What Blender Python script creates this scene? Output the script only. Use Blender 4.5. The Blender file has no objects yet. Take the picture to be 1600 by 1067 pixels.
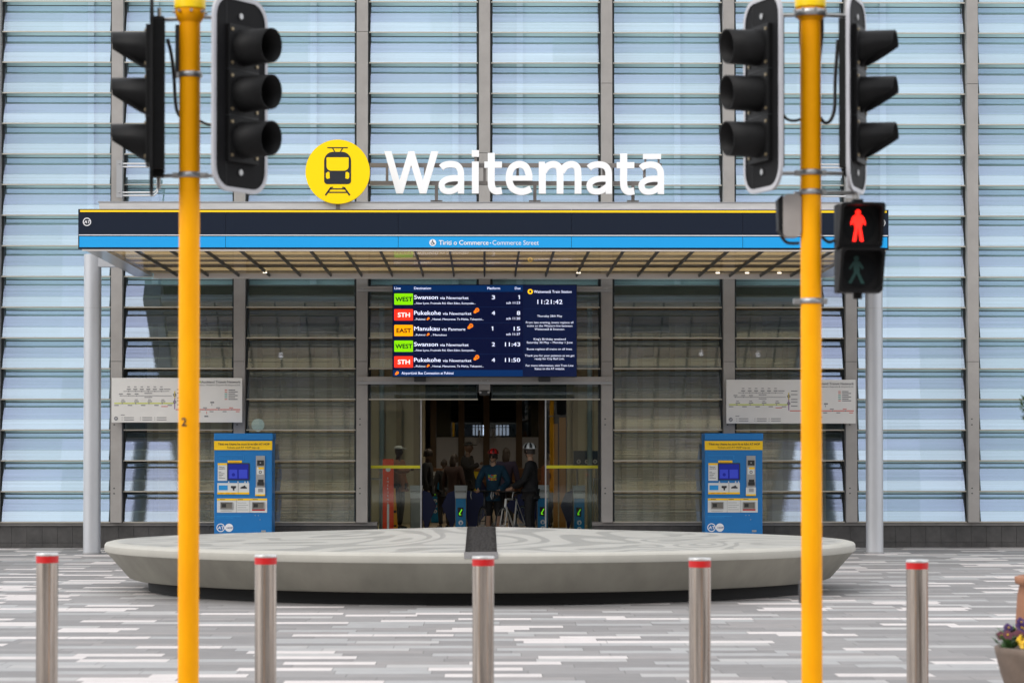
import bpy, bmesh, math, random
from mathutils import Vector, Matrix
random.seed(7)
R = math.radians
PI = math.pi
scene = bpy.context.scene
COL = scene.collection

# ------------------------------------------------------------------ camera
F = 3900.0                      # focal length in photo pixels (1600 wide)
CAMZ = 1.774
YAW, PITCH = math.atan(43 / F), R(1.1)
SY = (163.5 - F * math.tan(PITCH)) / 1600
cam_d = bpy.data.cameras.new('camera')
cam = bpy.data.objects.new('camera', cam_d); COL.objects.link(cam)
cam.location = (0, 0, CAMZ)
cam.rotation_euler = (PI / 2 + PITCH, 0, -YAW)
cam_d.sensor_width = 36; cam_d.lens = 36 * F / 1600; cam_d.shift_y = SY
cam_d.clip_start = 0.2; cam_d.clip_end = 900
cam_d.dof.use_dof = True; cam_d.dof.focus_distance = 40; cam_d.dof.aperture_fstop = 3.5
scene.camera = cam

# ------------------------------------------------------------------ sky, sun, exposure
SUN_EL, SUN_AZ = R(38), R(228)          # azimuth measured from +Y clockwise
w = bpy.data.worlds.new('World'); scene.world = w; w.use_nodes = True
nt = w.node_tree; nt.nodes.clear()
sky = nt.nodes.new('ShaderNodeTexSky'); sky.sky_type = 'NISHITA'; sky.sun_disc = False
sky.sun_elevation = SUN_EL; sky.sun_rotation = SUN_AZ; sky.dust_density = 1.0; sky.air_density = 1.0
tc = nt.nodes.new('ShaderNodeTexCoord')
mp = nt.nodes.new('ShaderNodeMapping'); mp.inputs['Scale'].default_value = (1, 1, 2.2)
nz = nt.nodes.new('ShaderNodeTexNoise'); nz.inputs['Scale'].default_value = 2.6; nz.inputs['Detail'].default_value = 5
rp = nt.nodes.new('ShaderNodeValToRGB'); rp.color_ramp.elements[0].position = .36; rp.color_ramp.elements[1].position = .62
rp.color_ramp.elements[0].color = (.78, .78, .78, 1); rp.color_ramp.elements[1].color = (.97, .97, .97, 1)
mx = nt.nodes.new('ShaderNodeMixRGB'); mx.inputs[2].default_value = (10.2, 10.25, 10.5, 1)
bg = nt.nodes.new('ShaderNodeBackground'); bg.inputs[1].default_value = 0.15
ow = nt.nodes.new('ShaderNodeOutputWorld')
L = nt.links.new
nz2 = nt.nodes.new('ShaderNodeTexNoise'); nz2.inputs['Scale'].default_value = 4.5; nz2.inputs['Detail'].default_value = 4
cm = nt.nodes.new('ShaderNodeMixRGB'); cm.inputs[1].default_value = (7.6, 8.0, 8.7, 1); cm.inputs[2].default_value = (12.6, 12.3, 12.1, 1)
L(mp.outputs[0], nz2.inputs['Vector']); L(nz2.outputs['Fac'], cm.inputs[0]); L(cm.outputs[0], mx.inputs[2])
L(tc.outputs['Generated'], mp.inputs[0]); L(mp.outputs[0], nz.inputs['Vector']); L(nz.outputs['Fac'], rp.inputs[0])
L(rp.outputs[0], mx.inputs[0]); L(sky.outputs[0], mx.inputs[1]); L(mx.outputs[0], bg.inputs[0]); L(bg.outputs[0], ow.inputs[0])
sl = bpy.data.lights.new('sun', 'SUN'); sl.energy = 1.5; sl.angle = R(34); sl.color = (1, .96, .9)
so = bpy.data.objects.new('sun', sl); COL.objects.link(so)
so.rotation_euler = (PI / 2 - SUN_EL, 0, PI - SUN_AZ)
d = Vector((math.sin(SUN_AZ) * math.cos(SUN_EL), math.cos(SUN_AZ) * math.cos(SUN_EL), math.sin(SUN_EL)))
so.rotation_euler = d.to_track_quat('Z', 'Y').to_euler()
scene.view_settings.view_transform = 'Standard'; scene.view_settings.look = 'None'
scene.view_settings.gamma = 1; scene.view_settings.exposure = 0.08
scene.render.engine = 'CYCLES'
scene.cycles.max_bounces = 10; scene.cycles.transparent_max_bounces = 24
scene.cycles.diffuse_bounces = 4; scene.cycles.glossy_bounces = 5
scene.cycles.sample_clamp_indirect = 6

def at(px, py, Y):
    """world point on the plane y=Y seen at photo pixel px, py"""
    fwd = Vector((math.sin(YAW) * math.cos(PITCH), math.cos(YAW) * math.cos(PITCH), math.sin(PITCH)))
    rt = Vector((math.cos(YAW), -math.sin(YAW), 0)); up = rt.cross(fwd)
    r = fwd + rt * ((px - 800) / F) + up * ((533.5 - py + SY * 1600) / F)
    t = Y / r.y
    return Vector((r.x * t, Y, CAMZ + r.z * t))
def X(px, Y, py=640): return at(px, py, Y).x
def Z(py, Y, px=757): return at(px, py, Y).z

# ------------------------------------------------------------------ materials
MATS = {}
def lin(c):
    return tuple(((v / 255) / 12.92 if v / 255 <= .04045 else ((v / 255 + .055) / 1.055) ** 2.4) for v in c)
def mat(name, col=(.5, .5, .5), rough=.6, metal=0, emit=0, var=0.0, scale=8, coat=0, bump=0, spec=.5, stretch=(1, 1, 1), grime=0):
    if name in MATS: return MATS[name]
    m = bpy.data.materials.new(name); m.use_nodes = True; MATS[name] = m
    t = m.node_tree; b = t.nodes['Principled BSDF']
    b.inputs['Base Color'].default_value = (*col, 1); b.inputs['Roughness'].default_value = rough
    b.inputs['Metallic'].default_value = metal; b.inputs['Coat Weight'].default_value = coat
    b.inputs['Specular IOR Level'].default_value = spec
    if emit:
        b.inputs['Emission Color'].default_value = (*col, 1); b.inputs['Emission Strength'].default_value = emit
    if var or bump:
        g = t.nodes.new('ShaderNodeTexCoord'); mpn = t.nodes.new('ShaderNodeMapping'); mpn.inputs['Scale'].default_value = stretch
        n = t.nodes.new('ShaderNodeTexNoise'); n.inputs['Scale'].default_value = scale; n.inputs['Detail'].default_value = 6
        n.inputs['Roughness'].default_value = .62
        t.links.new(g.outputs['Object'], mpn.inputs[0]); t.links.new(mpn.outputs[0], n.inputs['Vector'])
        if var:
            r = t.nodes.new('ShaderNodeValToRGB')
            r.color_ramp.elements[0].position = .3; r.color_ramp.elements[1].position = .72
            lo = tuple(max(0, c * (1 - var)) for c in col); hi = tuple(min(1, c * (1 + var * .8)) for c in col)
            r.color_ramp.elements[0].color = (*lo, 1); r.color_ramp.elements[1].color = (*hi, 1)
            t.links.new(n.outputs['Fac'], r.inputs[0]); t.links.new(r.outputs[0], b.inputs['Base Color'])
        if bump:
            bp = t.nodes.new('ShaderNodeBump'); bp.inputs['Strength'].default_value = bump; bp.inputs['Distance'].default_value = .02
            t.links.new(n.outputs['Fac'], bp.inputs['Height']); t.links.new(bp.outputs[0], b.inputs['Normal'])
    return m
def glass(name, tint=(.8, .85, .85), refl=.08, rough=.0, gcol=(1, 1, 1), fres=True):
    if name in MATS: return MATS[name]
    m = bpy.data.materials.new(name); m.use_nodes = True; MATS[name] = m
    t = m.node_tree; t.nodes.clear()
    o = t.nodes.new('ShaderNodeOutputMaterial'); mi = t.nodes.new('ShaderNodeMixShader')
    tr = t.nodes.new('ShaderNodeBsdfTransparent'); tr.inputs[0].default_value = (*tint, 1)
    gl = t.nodes.new('ShaderNodeBsdfGlossy'); gl.inputs['Roughness'].default_value = rough; gl.inputs[0].default_value = (*gcol, 1)
    if fres:
        fr = t.nodes.new('ShaderNodeFresnel'); fr.inputs[0].default_value = 1.5
        mm = t.nodes.new('ShaderNodeMath'); mm.operation = 'MAXIMUM'; mm.inputs[1].default_value = refl
        t.links.new(fr.outputs[0], mm.inputs[0]); t.links.new(mm.outputs[0], mi.inputs[0])
    else: mi.inputs[0].default_value = refl
    t.links.new(tr.outputs[0], mi.inputs[1]); t.links.new(gl.outputs[0], mi.inputs[2]); t.links.new(mi.outputs[0], o.inputs[0])
    return m
def N(t, typ, **kw):
    n = t.nodes.new(typ)
    for k, v in kw.items():
        if k.startswith('i'): n.inputs[int(k[1:])].default_value = v
        else: setattr(n, k, v)
    return n
def math_(t, op, a, b=None, c=None):
    n = t.nodes.new('ShaderNodeMath'); n.operation = op
    for i, v in enumerate((a, b, c)):
        if v is None: continue
        if isinstance(v, (int, float)): n.inputs[i].default_value = v
        else: t.links.new(v, n.inputs[i])
    return n.outputs[0]

def louvre_glass():
    m = bpy.data.materials.new('louvre_glass'); m.use_nodes = True; MATS['louvre_glass'] = m
    t = m.node_tree; t.nodes.clear(); K = t.links.new
    o = N(t, 'ShaderNodeOutputMaterial'); uv = N(t, 'ShaderNodeUVMap'); sp = N(t, 'ShaderNodeSeparateXYZ'); K(uv.outputs[0], sp.inputs[0])
    u, v = sp.outputs[0], sp.outputs[1]
    fv = math_(t, 'FRACT', v)
    frit = math_(t, 'GREATER_THAN', fv, .37)
    cb = N(t, 'ShaderNodeCombineXYZ'); K(math_(t, 'MULTIPLY', u, .11), cb.inputs[0]); K(math_(t, 'MULTIPLY', v, 13.0), cb.inputs[1])
    n = N(t, 'ShaderNodeTexNoise'); n.inputs['Scale'].default_value = 1.0; n.inputs['Detail'].default_value = 4; K(cb.outputs[0], n.inputs['Vector'])
    st = math_(t, 'MULTIPLY', math_(t, 'SUBTRACT', n.outputs['Fac'], .5), .34)
    wr = N(t, 'ShaderNodeTexWhiteNoise', noise_dimensions='1D'); K(math_(t, 'ADD', math_(t, 'FLOOR', v), math_(t, 'MULTIPLY', math_(t, 'FLOOR', math_(t, 'DIVIDE', u, 5.85)), 31.0)), wr.inputs['W'])
    n3 = N(t, 'ShaderNodeTexNoise'); n3.inputs['Scale'].default_value = 1.0; n3.inputs['Detail'].default_value = 2
    cb3 = N(t, 'ShaderNodeCombineXYZ'); K(math_(t, 'MULTIPLY', u, .35), cb3.inputs[0]); K(math_(t, 'MULTIPLY', v, 34.0), cb3.inputs[1]); K(cb3.outputs[0], n3.inputs['Vector'])
    st = math_(t, 'ADD', st, math_(t, 'ADD', math_(t, 'MULTIPLY', math_(t, 'SUBTRACT', wr.outputs[0], .5), .11), math_(t, 'MULTIPLY', math_(t, 'SUBTRACT', n3.outputs['Fac'], .5), .20)))
    base = math_(t, 'ADD', math_(t, 'MULTIPLY', frit, -.11), .475)
    fac = N(t, 'ShaderNodeClamp'); K(math_(t, 'ADD', base, st), fac.inputs[0]); fac.inputs[1].default_value = .2; fac.inputs[2].default_value = .7
    tr = N(t, 'ShaderNodeBsdfTransparent'); tr.inputs[0].default_value = (.72, .82, .84, 1)
    gl = N(t, 'ShaderNodeBsdfGlossy'); gl.inputs['Roughness'].default_value = .015
    gc = N(t, 'ShaderNodeMixRGB'); K(frit, gc.inputs[0]); gc.inputs[1].default_value = (.66, .77, .91, 1); gc.inputs[2].default_value = (.53, .61, .86, 1)
    K(gc.outputs[0], gl.inputs[0])
    # a little horizontal waviness of the panes
    bp = N(t, 'ShaderNodeBump'); bp.inputs['Strength'].default_value = .02; bp.inputs['Distance'].default_value = .05
    K(n.outputs['Fac'], bp.inputs['Height']); K(bp.outputs[0], gl.inputs['Normal'])
    df = N(t, 'ShaderNodeBsdfDiffuse'); df.inputs[0].default_value = (.42, .54, .40, 1)
    ge = N(t, 'ShaderNodeNewGeometry'); bf = math_(t, 'MULTIPLY', fac.outputs[0], math_(t, 'SUBTRACT', 1.0, math_(t, 'MULTIPLY', ge.outputs['Backfacing'], .85)))
    m1 = N(t, 'ShaderNodeMixShader'); K(bf, m1.inputs[0]); K(tr.outputs[0], m1.inputs[1]); K(gl.outputs[0], m1.inputs[2])
    m2 = N(t, 'ShaderNodeMixShader'); lnn = math_(t, 'LESS_THAN', math_(t, 'ABSOLUTE', math_(t, 'SUBTRACT', fv, .385)), .014); K(math_(t, 'ADD', math_(t, 'MULTIPLY', lnn, .16), .055), m2.inputs[0]); K(m1.outputs[0], m2.inputs[1]); K(df.outputs[0], m2.inputs[2])
    K(m2.outputs[0], o.inputs[0]); return m
louvre_glass()

def inner_glass_mat():
    if 'inner' in MATS: return MATS['inner']
    m = glass('inner', (.50, .62, .62), .18, gcol=(.75, .92, .92)); t = m.node_tree
    df = t.nodes.new('ShaderNodeBsdfDiffuse'); df.inputs[0].default_value = (.66, .86, .88, 1); mi = t.nodes.new('ShaderNodeMixShader'); mi.inputs[0].default_value = .6
    o = [n for n in t.nodes if n.type == 'OUTPUT_MATERIAL'][0]; src = o.inputs[0].links[0].from_socket
    t.links.new(src, mi.inputs[1]); t.links.new(df.outputs[0], mi.inputs[2]); t.links.new(mi.outputs[0], o.inputs[0]); return m
def paving_mat():
    m = bpy.data.materials.new('plank_paving'); m.use_nodes = True
    t = m.node_tree; K = t.links.new; b = t.nodes['Principled BSDF']
    tc = N(t, 'ShaderNodeTexCoord'); sp = N(t, 'ShaderNodeSeparateXYZ'); K(tc.outputs['Object'], sp.inputs[0])
    ch, cl = .275, .76
    yy = math_(t, 'DIVIDE', sp.outputs[1], ch); row = math_(t, 'FLOOR', yy)
    w1 = N(t, 'ShaderNodeTexWhiteNoise', noise_dimensions='1D'); K(row, w1.inputs['W'])
    xx = math_(t, 'DIVIDE', math_(t, 'ADD', sp.outputs[0], math_(t, 'MULTIPLY', w1.outputs[0], 9.0)), cl)
    colf = math_(t, 'FLOOR', xx)
    cb = N(t, 'ShaderNodeCombineXYZ'); K(colf, cb.inputs[0]); K(row, cb.inputs[1])
    w2 = N(t, 'ShaderNodeTexWhiteNoise', noise_dimensions='2D'); K(cb.outputs[0], w2.inputs['Vector'])
    r = N(t, 'ShaderNodeValToRGB'); r.color_ramp.interpolation = 'CONSTANT'; e = r.color_ramp.elements
    e[0].position = 0; e[0].color = (.212, .203, .20, 1); e[1].position = .30; e[1].color = (.248, .238, .234, 1)
    for p, c in ((.52, (.262, .246, .24, 1)), (.62, (.335, .332, .33, 1)), (.77, (.385, .375, .367, 1)), (.84, (.56, .52, .505, 1))):
        q = e.new(p); q.color = c
    K(w2.outputs[0], r.inputs[0])
    n = N(t, 'ShaderNodeTexNoise'); n.inputs['Scale'].default_value = 5; n.inputs['Detail'].default_value = 8; K(tc.outputs['Object'], n.inputs['Vector'])
    n2 = N(t, 'ShaderNodeTexNoise'); n2.inputs['Scale'].default_value = .35; n2.inputs['Detail'].default_value = 3; K(tc.outputs['Object'], n2.inputs['Vector'])
    f = math_(t, 'ADD', math_(t, 'MULTIPLY', n.outputs['Fac'], .30), math_(t, 'MULTIPLY', n2.outputs['Fac'], .28))
    f = math_(t, 'ADD', f, .71)
    mu = N(t, 'ShaderNodeMixRGB', blend_type='MULTIPLY'); mu.inputs[0].default_value = 1; K(r.outputs[0], mu.inputs[1]); K(f, mu.inputs[2])
    fx, fy = math_(t, 'FRACT', xx), math_(t, 'FRACT', yy)
    j = math_(t, 'MAXIMUM', math_(t, 'LESS_THAN', fx, .009), math_(t, 'LESS_THAN', fy, .018))
    mj = N(t, 'ShaderNodeMixRGB'); K(math_(t, 'MULTIPLY', j, .75), mj.inputs[0]); K(mu.outputs[0], mj.inputs[1]); mj.inputs[2].default_value = (.09, .085, .08, 1)
    K(mj.outputs[0], b.inputs['Base Color']); b.inputs['Roughness'].default_value = .62; b.inputs['Specular IOR Level'].default_value = .35
    bp = N(t, 'ShaderNodeBump'); bp.inputs['Strength'].default_value = .15; K(n.outputs['Fac'], bp.inputs['Height']); K(bp.outputs[0], b.inputs['Normal'])
    return m

def bench_mat():
    m = bpy.data.materials.new('polished_concrete_swirls'); m.use_nodes = True
    t = m.node_tree; K = t.links.new; b = t.nodes['Principled BSDF']
    tc = N(t, 'ShaderNodeTexCoord')
    wv = N(t, 'ShaderNodeTexNoise'); wv.inputs['Scale'].default_value = .30; wv.inputs['Detail'].default_value = .3; wv.inputs['Distortion'].default_value = 1.9
    K(tc.outputs['Object'], wv.inputs['Vector']); wf = math_(t, 'PINGPONG', math_(t, 'MULTIPLY', wv.outputs['Fac'], 8.5), .5)
    r = N(t, 'ShaderNodeValToRGB'); r.color_ramp.elements[0].position = .16; r.color_ramp.elements[1].position = .22
    r.color_ramp.elements[0].color = (.31, .305, .283, 1); r.color_ramp.elements[1].color = (.44, .43, .395, 1)
    K(wf, r.inputs[0])
    n = N(t, 'ShaderNodeTexNoise'); n.inputs['Scale'].default_value = 3; n.inputs['Detail'].default_value = 9; K(tc.outputs['Object'], n.inputs['Vector'])
    mu = N(t, 'ShaderNodeMixRGB', blend_type='MULTIPLY'); mu.inputs[0].default_value = 1; K(r.outputs[0], mu.inputs[1])
    K(math_(t, 'ADD', math_(t, 'MULTIPLY', n.outputs['Fac'], .3), .85), mu.inputs[2])
    K(mu.outputs[0], b.inputs['Base Color']); b.inputs['Roughness'].default_value = .38
    return m

# ------------------------------------------------------------------ mesh builder
class MB:
    def __init__(s): s.v = []; s.f = []; s.m = []; s.s = []; s.mats = []; s.uv = None
    def mi(s, m):
        if m not in s.mats: s.mats.append(m)
        return s.mats.index(m)
    def add(s, vs, fs, m, smooth=False):
        o = len(s.v); s.v += [tuple(p) for p in vs]; k = s.mi(m)
        for f in fs: s.f.append([i + o for i in f]); s.m.append(k); s.s.append(smooth)
    def box(s, x0, x1, y0, y1, z0, z1, m):
        s.add([(x0, y0, z0), (x1, y0, z0), (x1, y1, z0), (x0, y1, z0), (x0, y0, z1), (x1, y0, z1), (x1, y1, z1), (x0, y1, z1)],
              [(0, 3, 2, 1), (4, 5, 6, 7), (0, 1, 5, 4), (1, 2, 6, 5), (2, 3, 7, 6), (3, 0, 4, 7)], m)
    def obox(s, c, ax, ay, az, m):       # oriented box, half vectors
        c, ax, ay, az = map(Vector, (c, ax, ay, az)); vs = []
        for k in (-1, 1):
            for a, b2 in ((-1, -1), (1, -1), (1, 1), (-1, 1)): vs.append(c + ax * a + ay * b2 + az * k)
        s.add(vs, [(0, 3, 2, 1), (4, 5, 6, 7), (0, 1, 5, 4), (1, 2, 6, 5), (2, 3, 7, 6), (3, 0, 4, 7)], m)
    def tube(s, pts, r, m, n=12, caps=True):
        pts = [Vector(p) for p in pts]; rs = r if isinstance(r, (list, tuple)) else [r] * len(pts)
        vs = []; fs = []; up = None
        for i, p in enumerate(pts):
            d = (pts[min(i + 1, len(pts) - 1)] - pts[max(i - 1, 0)]).normalized()
            if up is None: up = Vector((0, 0, 1)) if abs(d.z) < .9 else Vector((1, 0, 0))
            a = d.cross(up).normalized(); b = a.cross(d).normalized(); up = b
            for k in range(n):
                t = 2 * PI * k / n; vs.append(p + (a * math.cos(t) + b * math.sin(t)) * rs[i])
        for i in range(len(pts) - 1):
            for k in range(n):
                q = (k + 1) % n; fs.append((i * n + k, i * n + q, (i + 1) * n + q, (i + 1) * n + k))
        s.add(vs, fs, m, True)
        if caps:
            o = len(vs) - n
            s.add(vs[:n], [tuple(range(n))[::-1]], m); s.add(vs[o:], [tuple(range(n))], m)
    def lathe(s, prof, m, c=(0, 0, 0), n=32, sx=1, sy=1, smooth=True):
        vs = []; fs = []
        for r, z in prof:
            for k in range(n):
                t = 2 * PI * k / n; vs.append((c[0] + r * sx * math.cos(t), c[1] + r * sy * math.sin(t), c[2] + z))
        for i in range(len(prof) - 1):
            for k in range(n):
                q = (k + 1) % n; fs.append((i * n + k, i * n + q, (i + 1) * n + q, (i + 1) * n + k))
        s.add(vs, fs, m, smooth)
    def disc(s, c, r, m, y0=0, n=40, r0=0):   # disc in XZ facing -Y, thickness y0
        a = [(c[0] + r * math.cos(2 * PI * k / n), c[1], c[2] + r * math.sin(2 * PI * k / n)) for k in range(n)]
        if r0:
            b = [(c[0] + r0 * math.cos(2 * PI * k / n), c[1], c[2] + r0 * math.sin(2 * PI * k / n)) for k in range(n)]
            s.add(a + b, [(k, (k + 1) % n, n + (k + 1) % n, n + k) for k in range(n)], m)
        else: s.add(a, [tuple(range(n))], m)
        if y0:
            b = [(p[0], p[1] + y0, p[2]) for p in a]
            s.add(a + b, [(k, n + k, n + (k + 1) % n, (k + 1) % n) for k in range(n)], m, True); s.add(b, [tuple(range(n))[::-1]], m)
    def poly(s, pts, y, m, thick=0):     # polygon of (x,z) in plane y
        a = [(p[0], y, p[1]) for p in pts]; n = len(a); s.add(a, [tuple(range(n))], m)
        if thick:
            b = [(p[0], y + thick, p[1]) for p in pts]; s.add(b, [tuple(range(n))[::-1]], m)
            s.add(a + b, [(k, n + k, n + (k + 1) % n, (k + 1) % n) for k in range(n)], m)
    def sphere(s, c, r, m, n=12, k=8, sc=(1, 1, 1)):
        prof = [(max(1e-4, math.sin(PI * i / k)), -math.cos(PI * i / k)) for i in range(k + 1)]
        vs = []; fs = []
        for a, z in prof:
            for j in range(n):
                t = 2 * PI * j / n; vs.append((c[0] + a * r * sc[0] * math.cos(t), c[1] + a * r * sc[1] * math.sin(t), c[2] + z * r * sc[2]))
        for i in range(k):
            for j in range(n):
                q = (j + 1) % n; fs.append((i * n + j, i * n + q, (i + 1) * n + q, (i + 1) * n + j))
        s.add(vs, fs, m, True)
    def text(s, body, x, z, h, y, m, align='l', bold=.0, width=None, shear=0, thick=0):
        """flat text in the XZ plane facing -Y; h = cap height; width fits the line to that width"""
        vs, fs, bb = glyphs(body, 0)
        k = h / .73
        kx = k if width is None else width / (bb[1] - bb[0])
        W = (bb[1] - bb[0]) * kx
        ox = x - bb[0] * kx - (0 if align == 'l' else W / 2 if align == 'c' else W)
        s.add([(ox + p[0] * kx + shear * p[1] * k, y, z + p[1] * k) for p in vs], fs, m)
        if bold:
            d = bold * k * 1.6
            for q, (ddx, ddz) in enumerate(((d, 0), (d / 2, d / 2), (d / 2, -d / 3))):
                s.add([(ox + p[0] * kx + shear * p[1] * k + ddx, y - .0003 * (q + 1), z + p[1] * k + ddz) for p in vs], fs, m)
        return W
    def build(s, name, parent=None, loc=None, bevel=0):
        me = bpy.data.meshes.new(name); me.from_pydata(s.v, [], s.f)
        for m in s.mats: me.materials.append(m)
        me.polygons.foreach_set('material_index', s.m); me.polygons.foreach_set('use_smooth', s.s)
        if s.uv:
            uvl = me.uv_layers.new(name='UVMap')
            for l in me.loops: uvl.data[l.index].uv = s.uv[l.vertex_index]
        me.update()
        o = bpy.data.objects.new(name, me); COL.objects.link(o)
        if parent: o.parent = parent
        if loc: o.location = loc
        if bevel:
            b = o.modifiers.new('bevel', 'BEVEL'); b.width = bevel; b.segments = 2; b.limit_method = 'ANGLE'; b.angle_limit = R(40)
        return o
_g = {}
def glyphs(body, bold=0):
    key = (body, bold)
    if key in _g: return _g[key]
    c = bpy.data.curves.new('t', 'FONT'); c.body = body; c.offset = bold; c.resolution_u = 6 if len(body) < 3 else 3
    o = bpy.data.objects.new('t', c); COL.objects.link(o)
    bpy.context.view_layer.update()
    me = bpy.data.meshes.new_from_object(o)
    vs = [tuple(v.co) for v in me.vertices]; fs = [tuple(p.vertices) for p in me.polygons]
    bpy.data.objects.remove(o); bpy.data.curves.remove(c); bpy.data.meshes.remove(me)
    xs = [v[0] for v in vs]; ys = [v[1] for v in vs]
    _g[key] = (vs, fs, (min(xs), max(xs), min(ys), max(ys)))
    return _g[key]
def tag(o, label=None, cat=None, group=None, kind=None):
    if label: o['label'] = label
    if cat: o['category'] = cat
    if group: o['group'] = group
    if kind: o['kind'] = kind
    return o
def thing(name, loc, label, cat, group=None, rz=0):
    o = bpy.data.objects.new(name, None); COL.objects.link(o); o.location = loc; o.rotation_euler = (0, 0, rz)
    o.empty_display_size = .2
    return tag(o, label, cat, group)
def copy_tree(o, parent=None):
    c = o.copy(); COL.objects.link(c)
    if parent: c.parent = parent
    for ch in list(o.children): copy_tree(ch, c)
    return c

# common materials
M = dict(
    mullion=mat('mullion_paint', lin((150, 146, 142)), .55, 0, var=.10, scale=3),
    edge=mat('aluminium_edge', (.50, .47, .40), .35, .6),
    dark=mat('dark_gasket', (.012, .016, .018), .5),
    rail=mat('dark_rail', (.06, .08, .085), .5),
    stone=mat('basalt_tile', (.055, .052, .05), .5, var=.35, scale=6, bump=.1),
    ledge=mat('plinth_ledge', (.20, .19, .18), .6, var=.2, scale=4),
    steelgrey=mat('grey_painted_steel', (.34, .34, .345), .42, .25, var=.08, scale=3),
    galv=mat('galvanised_steel', (.42, .42, .42), .42, .8, var=.15, scale=20),
    navy=mat('navy_panel', lin((14, 25, 42)), .35, spec=.3),
    yellow=mat('yellow_stripe', lin((250, 205, 0)), .4),
    sky_blue=mat('sky_blue_panel', lin((0, 152, 220)), .4, coat=.05),
    white=mat('white_acrylic', (.88, .88, .88), .4),
    whitel=mat('white_print', (.78, .78, .80), .5),
    black=mat('black_plastic', (.012, .012, .013), .42, var=.2, scale=6),
    brown=mat('brown_soffit', (.10, .075, .05), .6),
)

def slat_mat():
    m = mat('tan_slat', (.72, .58, .37), .5, var=.15, scale=3, stretch=(.2, 8, 8)); t = m.node_tree; b = t.nodes['Principled BSDF']
    tl = t.nodes.new('ShaderNodeBsdfTranslucent'); tl.inputs[0].default_value = (1.0, .86, .62, 1); mi = t.nodes.new('ShaderNodeMixShader'); mi.inputs[0].default_value = .82
    o = t.nodes['Material Output']; t.links.new(b.outputs[0], mi.inputs[1]); t.links.new(tl.outputs[0], mi.inputs[2]); t.links.new(mi.outputs[0], o.inputs[0]); return m
M['tan'] = slat_mat()
M['tan2'] = mat('mid_slat', (.58, .45, .27), .5, var=.2, scale=3, stretch=(.2, 8, 8)); M['tan3'] = mat('dark_slat', (.13, .09, .055), .5, var=.2, scale=3, stretch=(.2, 8, 8))
# ------------------------------------------------------------------ ground
g = MB(); gm = paving_mat(); g.add([(-90, -60, 0), (90, -60, 0), (90, 44.0, 0), (-90, 44.0, 0)], [(0, 1, 2, 3)], gm)
tag(g.build('plaza_paving'), kind='structure')
g = MB(); g.add([(-90, 44.0, 0), (90, 44.0, 0), (90, 120, 0), (-90, 120, 0)], [(0, 1, 2, 3)], mat('station_floor_tile', (.42, .33, .22), .35, var=.12, scale=2))
tag(g.build('station_floor'), kind='structure')

# ------------------------------------------------------------------ station building
YF = 43.70            # front plane of the louvre blades' lower edges
D = .178               # how far the lower edge stands proud of the upper edge
PER = 47.86 / (F / YF)
Z0 = Z(815, YF)
MX = [X(757, YF) + (i - 4) * 191.15 * YF / F for i in range(-2, 12)]   # mullion centres, index 6 is the middle one
MID = 6
MW = .195
B = thing('station_building', (0, YF, 0), 'glass station building with rows of tilted louvre panes between grey mullions', 'building')
BM = Matrix.Translation((0, -YF, 0))
def bbuild(mb, name, parent=B):
    mb.v = [(x, y - YF, z) for x, y, z in mb.v] if True else mb.v
    return mb.build(name, parent)
ROWS = 22
TOPZ = Z0 + ROWS * PER
zdoor = Z(612, YF)
for i, mx_ in enumerate(MX):
    mb = MB(); zb = Z(816, YF)
    if i == MID: zb = zdoor
    segs = [zb, Z(565, YF), Z(211, YF) + (i % 3) * .9, TOPZ] if i != MID else [zb, Z(240, YF), TOPZ]
    for a, b2 in zip(segs, segs[1:]):
        mb.box(mx_ - MW / 2, mx_ + MW / 2, YF - .08, YF + .3, a + .004, b2 - .004, M['mullion'])
    mb.box(mx_ - MW / 2 + .012, mx_ + MW / 2 - .012, YF - .06, YF + .28, zb + .005, TOPZ - .01, M['dark'])
    # flanges that close the bay sides
    for sgn in (-1, 1):
        mb.box(mx_ + sgn * (MW / 2 + .003), mx_ + sgn * (MW / 2 + .045), YF + .12, YF + .30, zb, TOPZ, M['dark'])
    for k in range(2):
        for zz in (zb + .5 + .09 * k, zb + 1.7 + .1 * k):
            mb.box(mx_ - .045, mx_ - .02, YF - .084, YF - .08, zz, zz + .018, M['dark'])
    bbuild(mb, 'mullion')
tilt = math.atan2(D, PER - .058)
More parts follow.
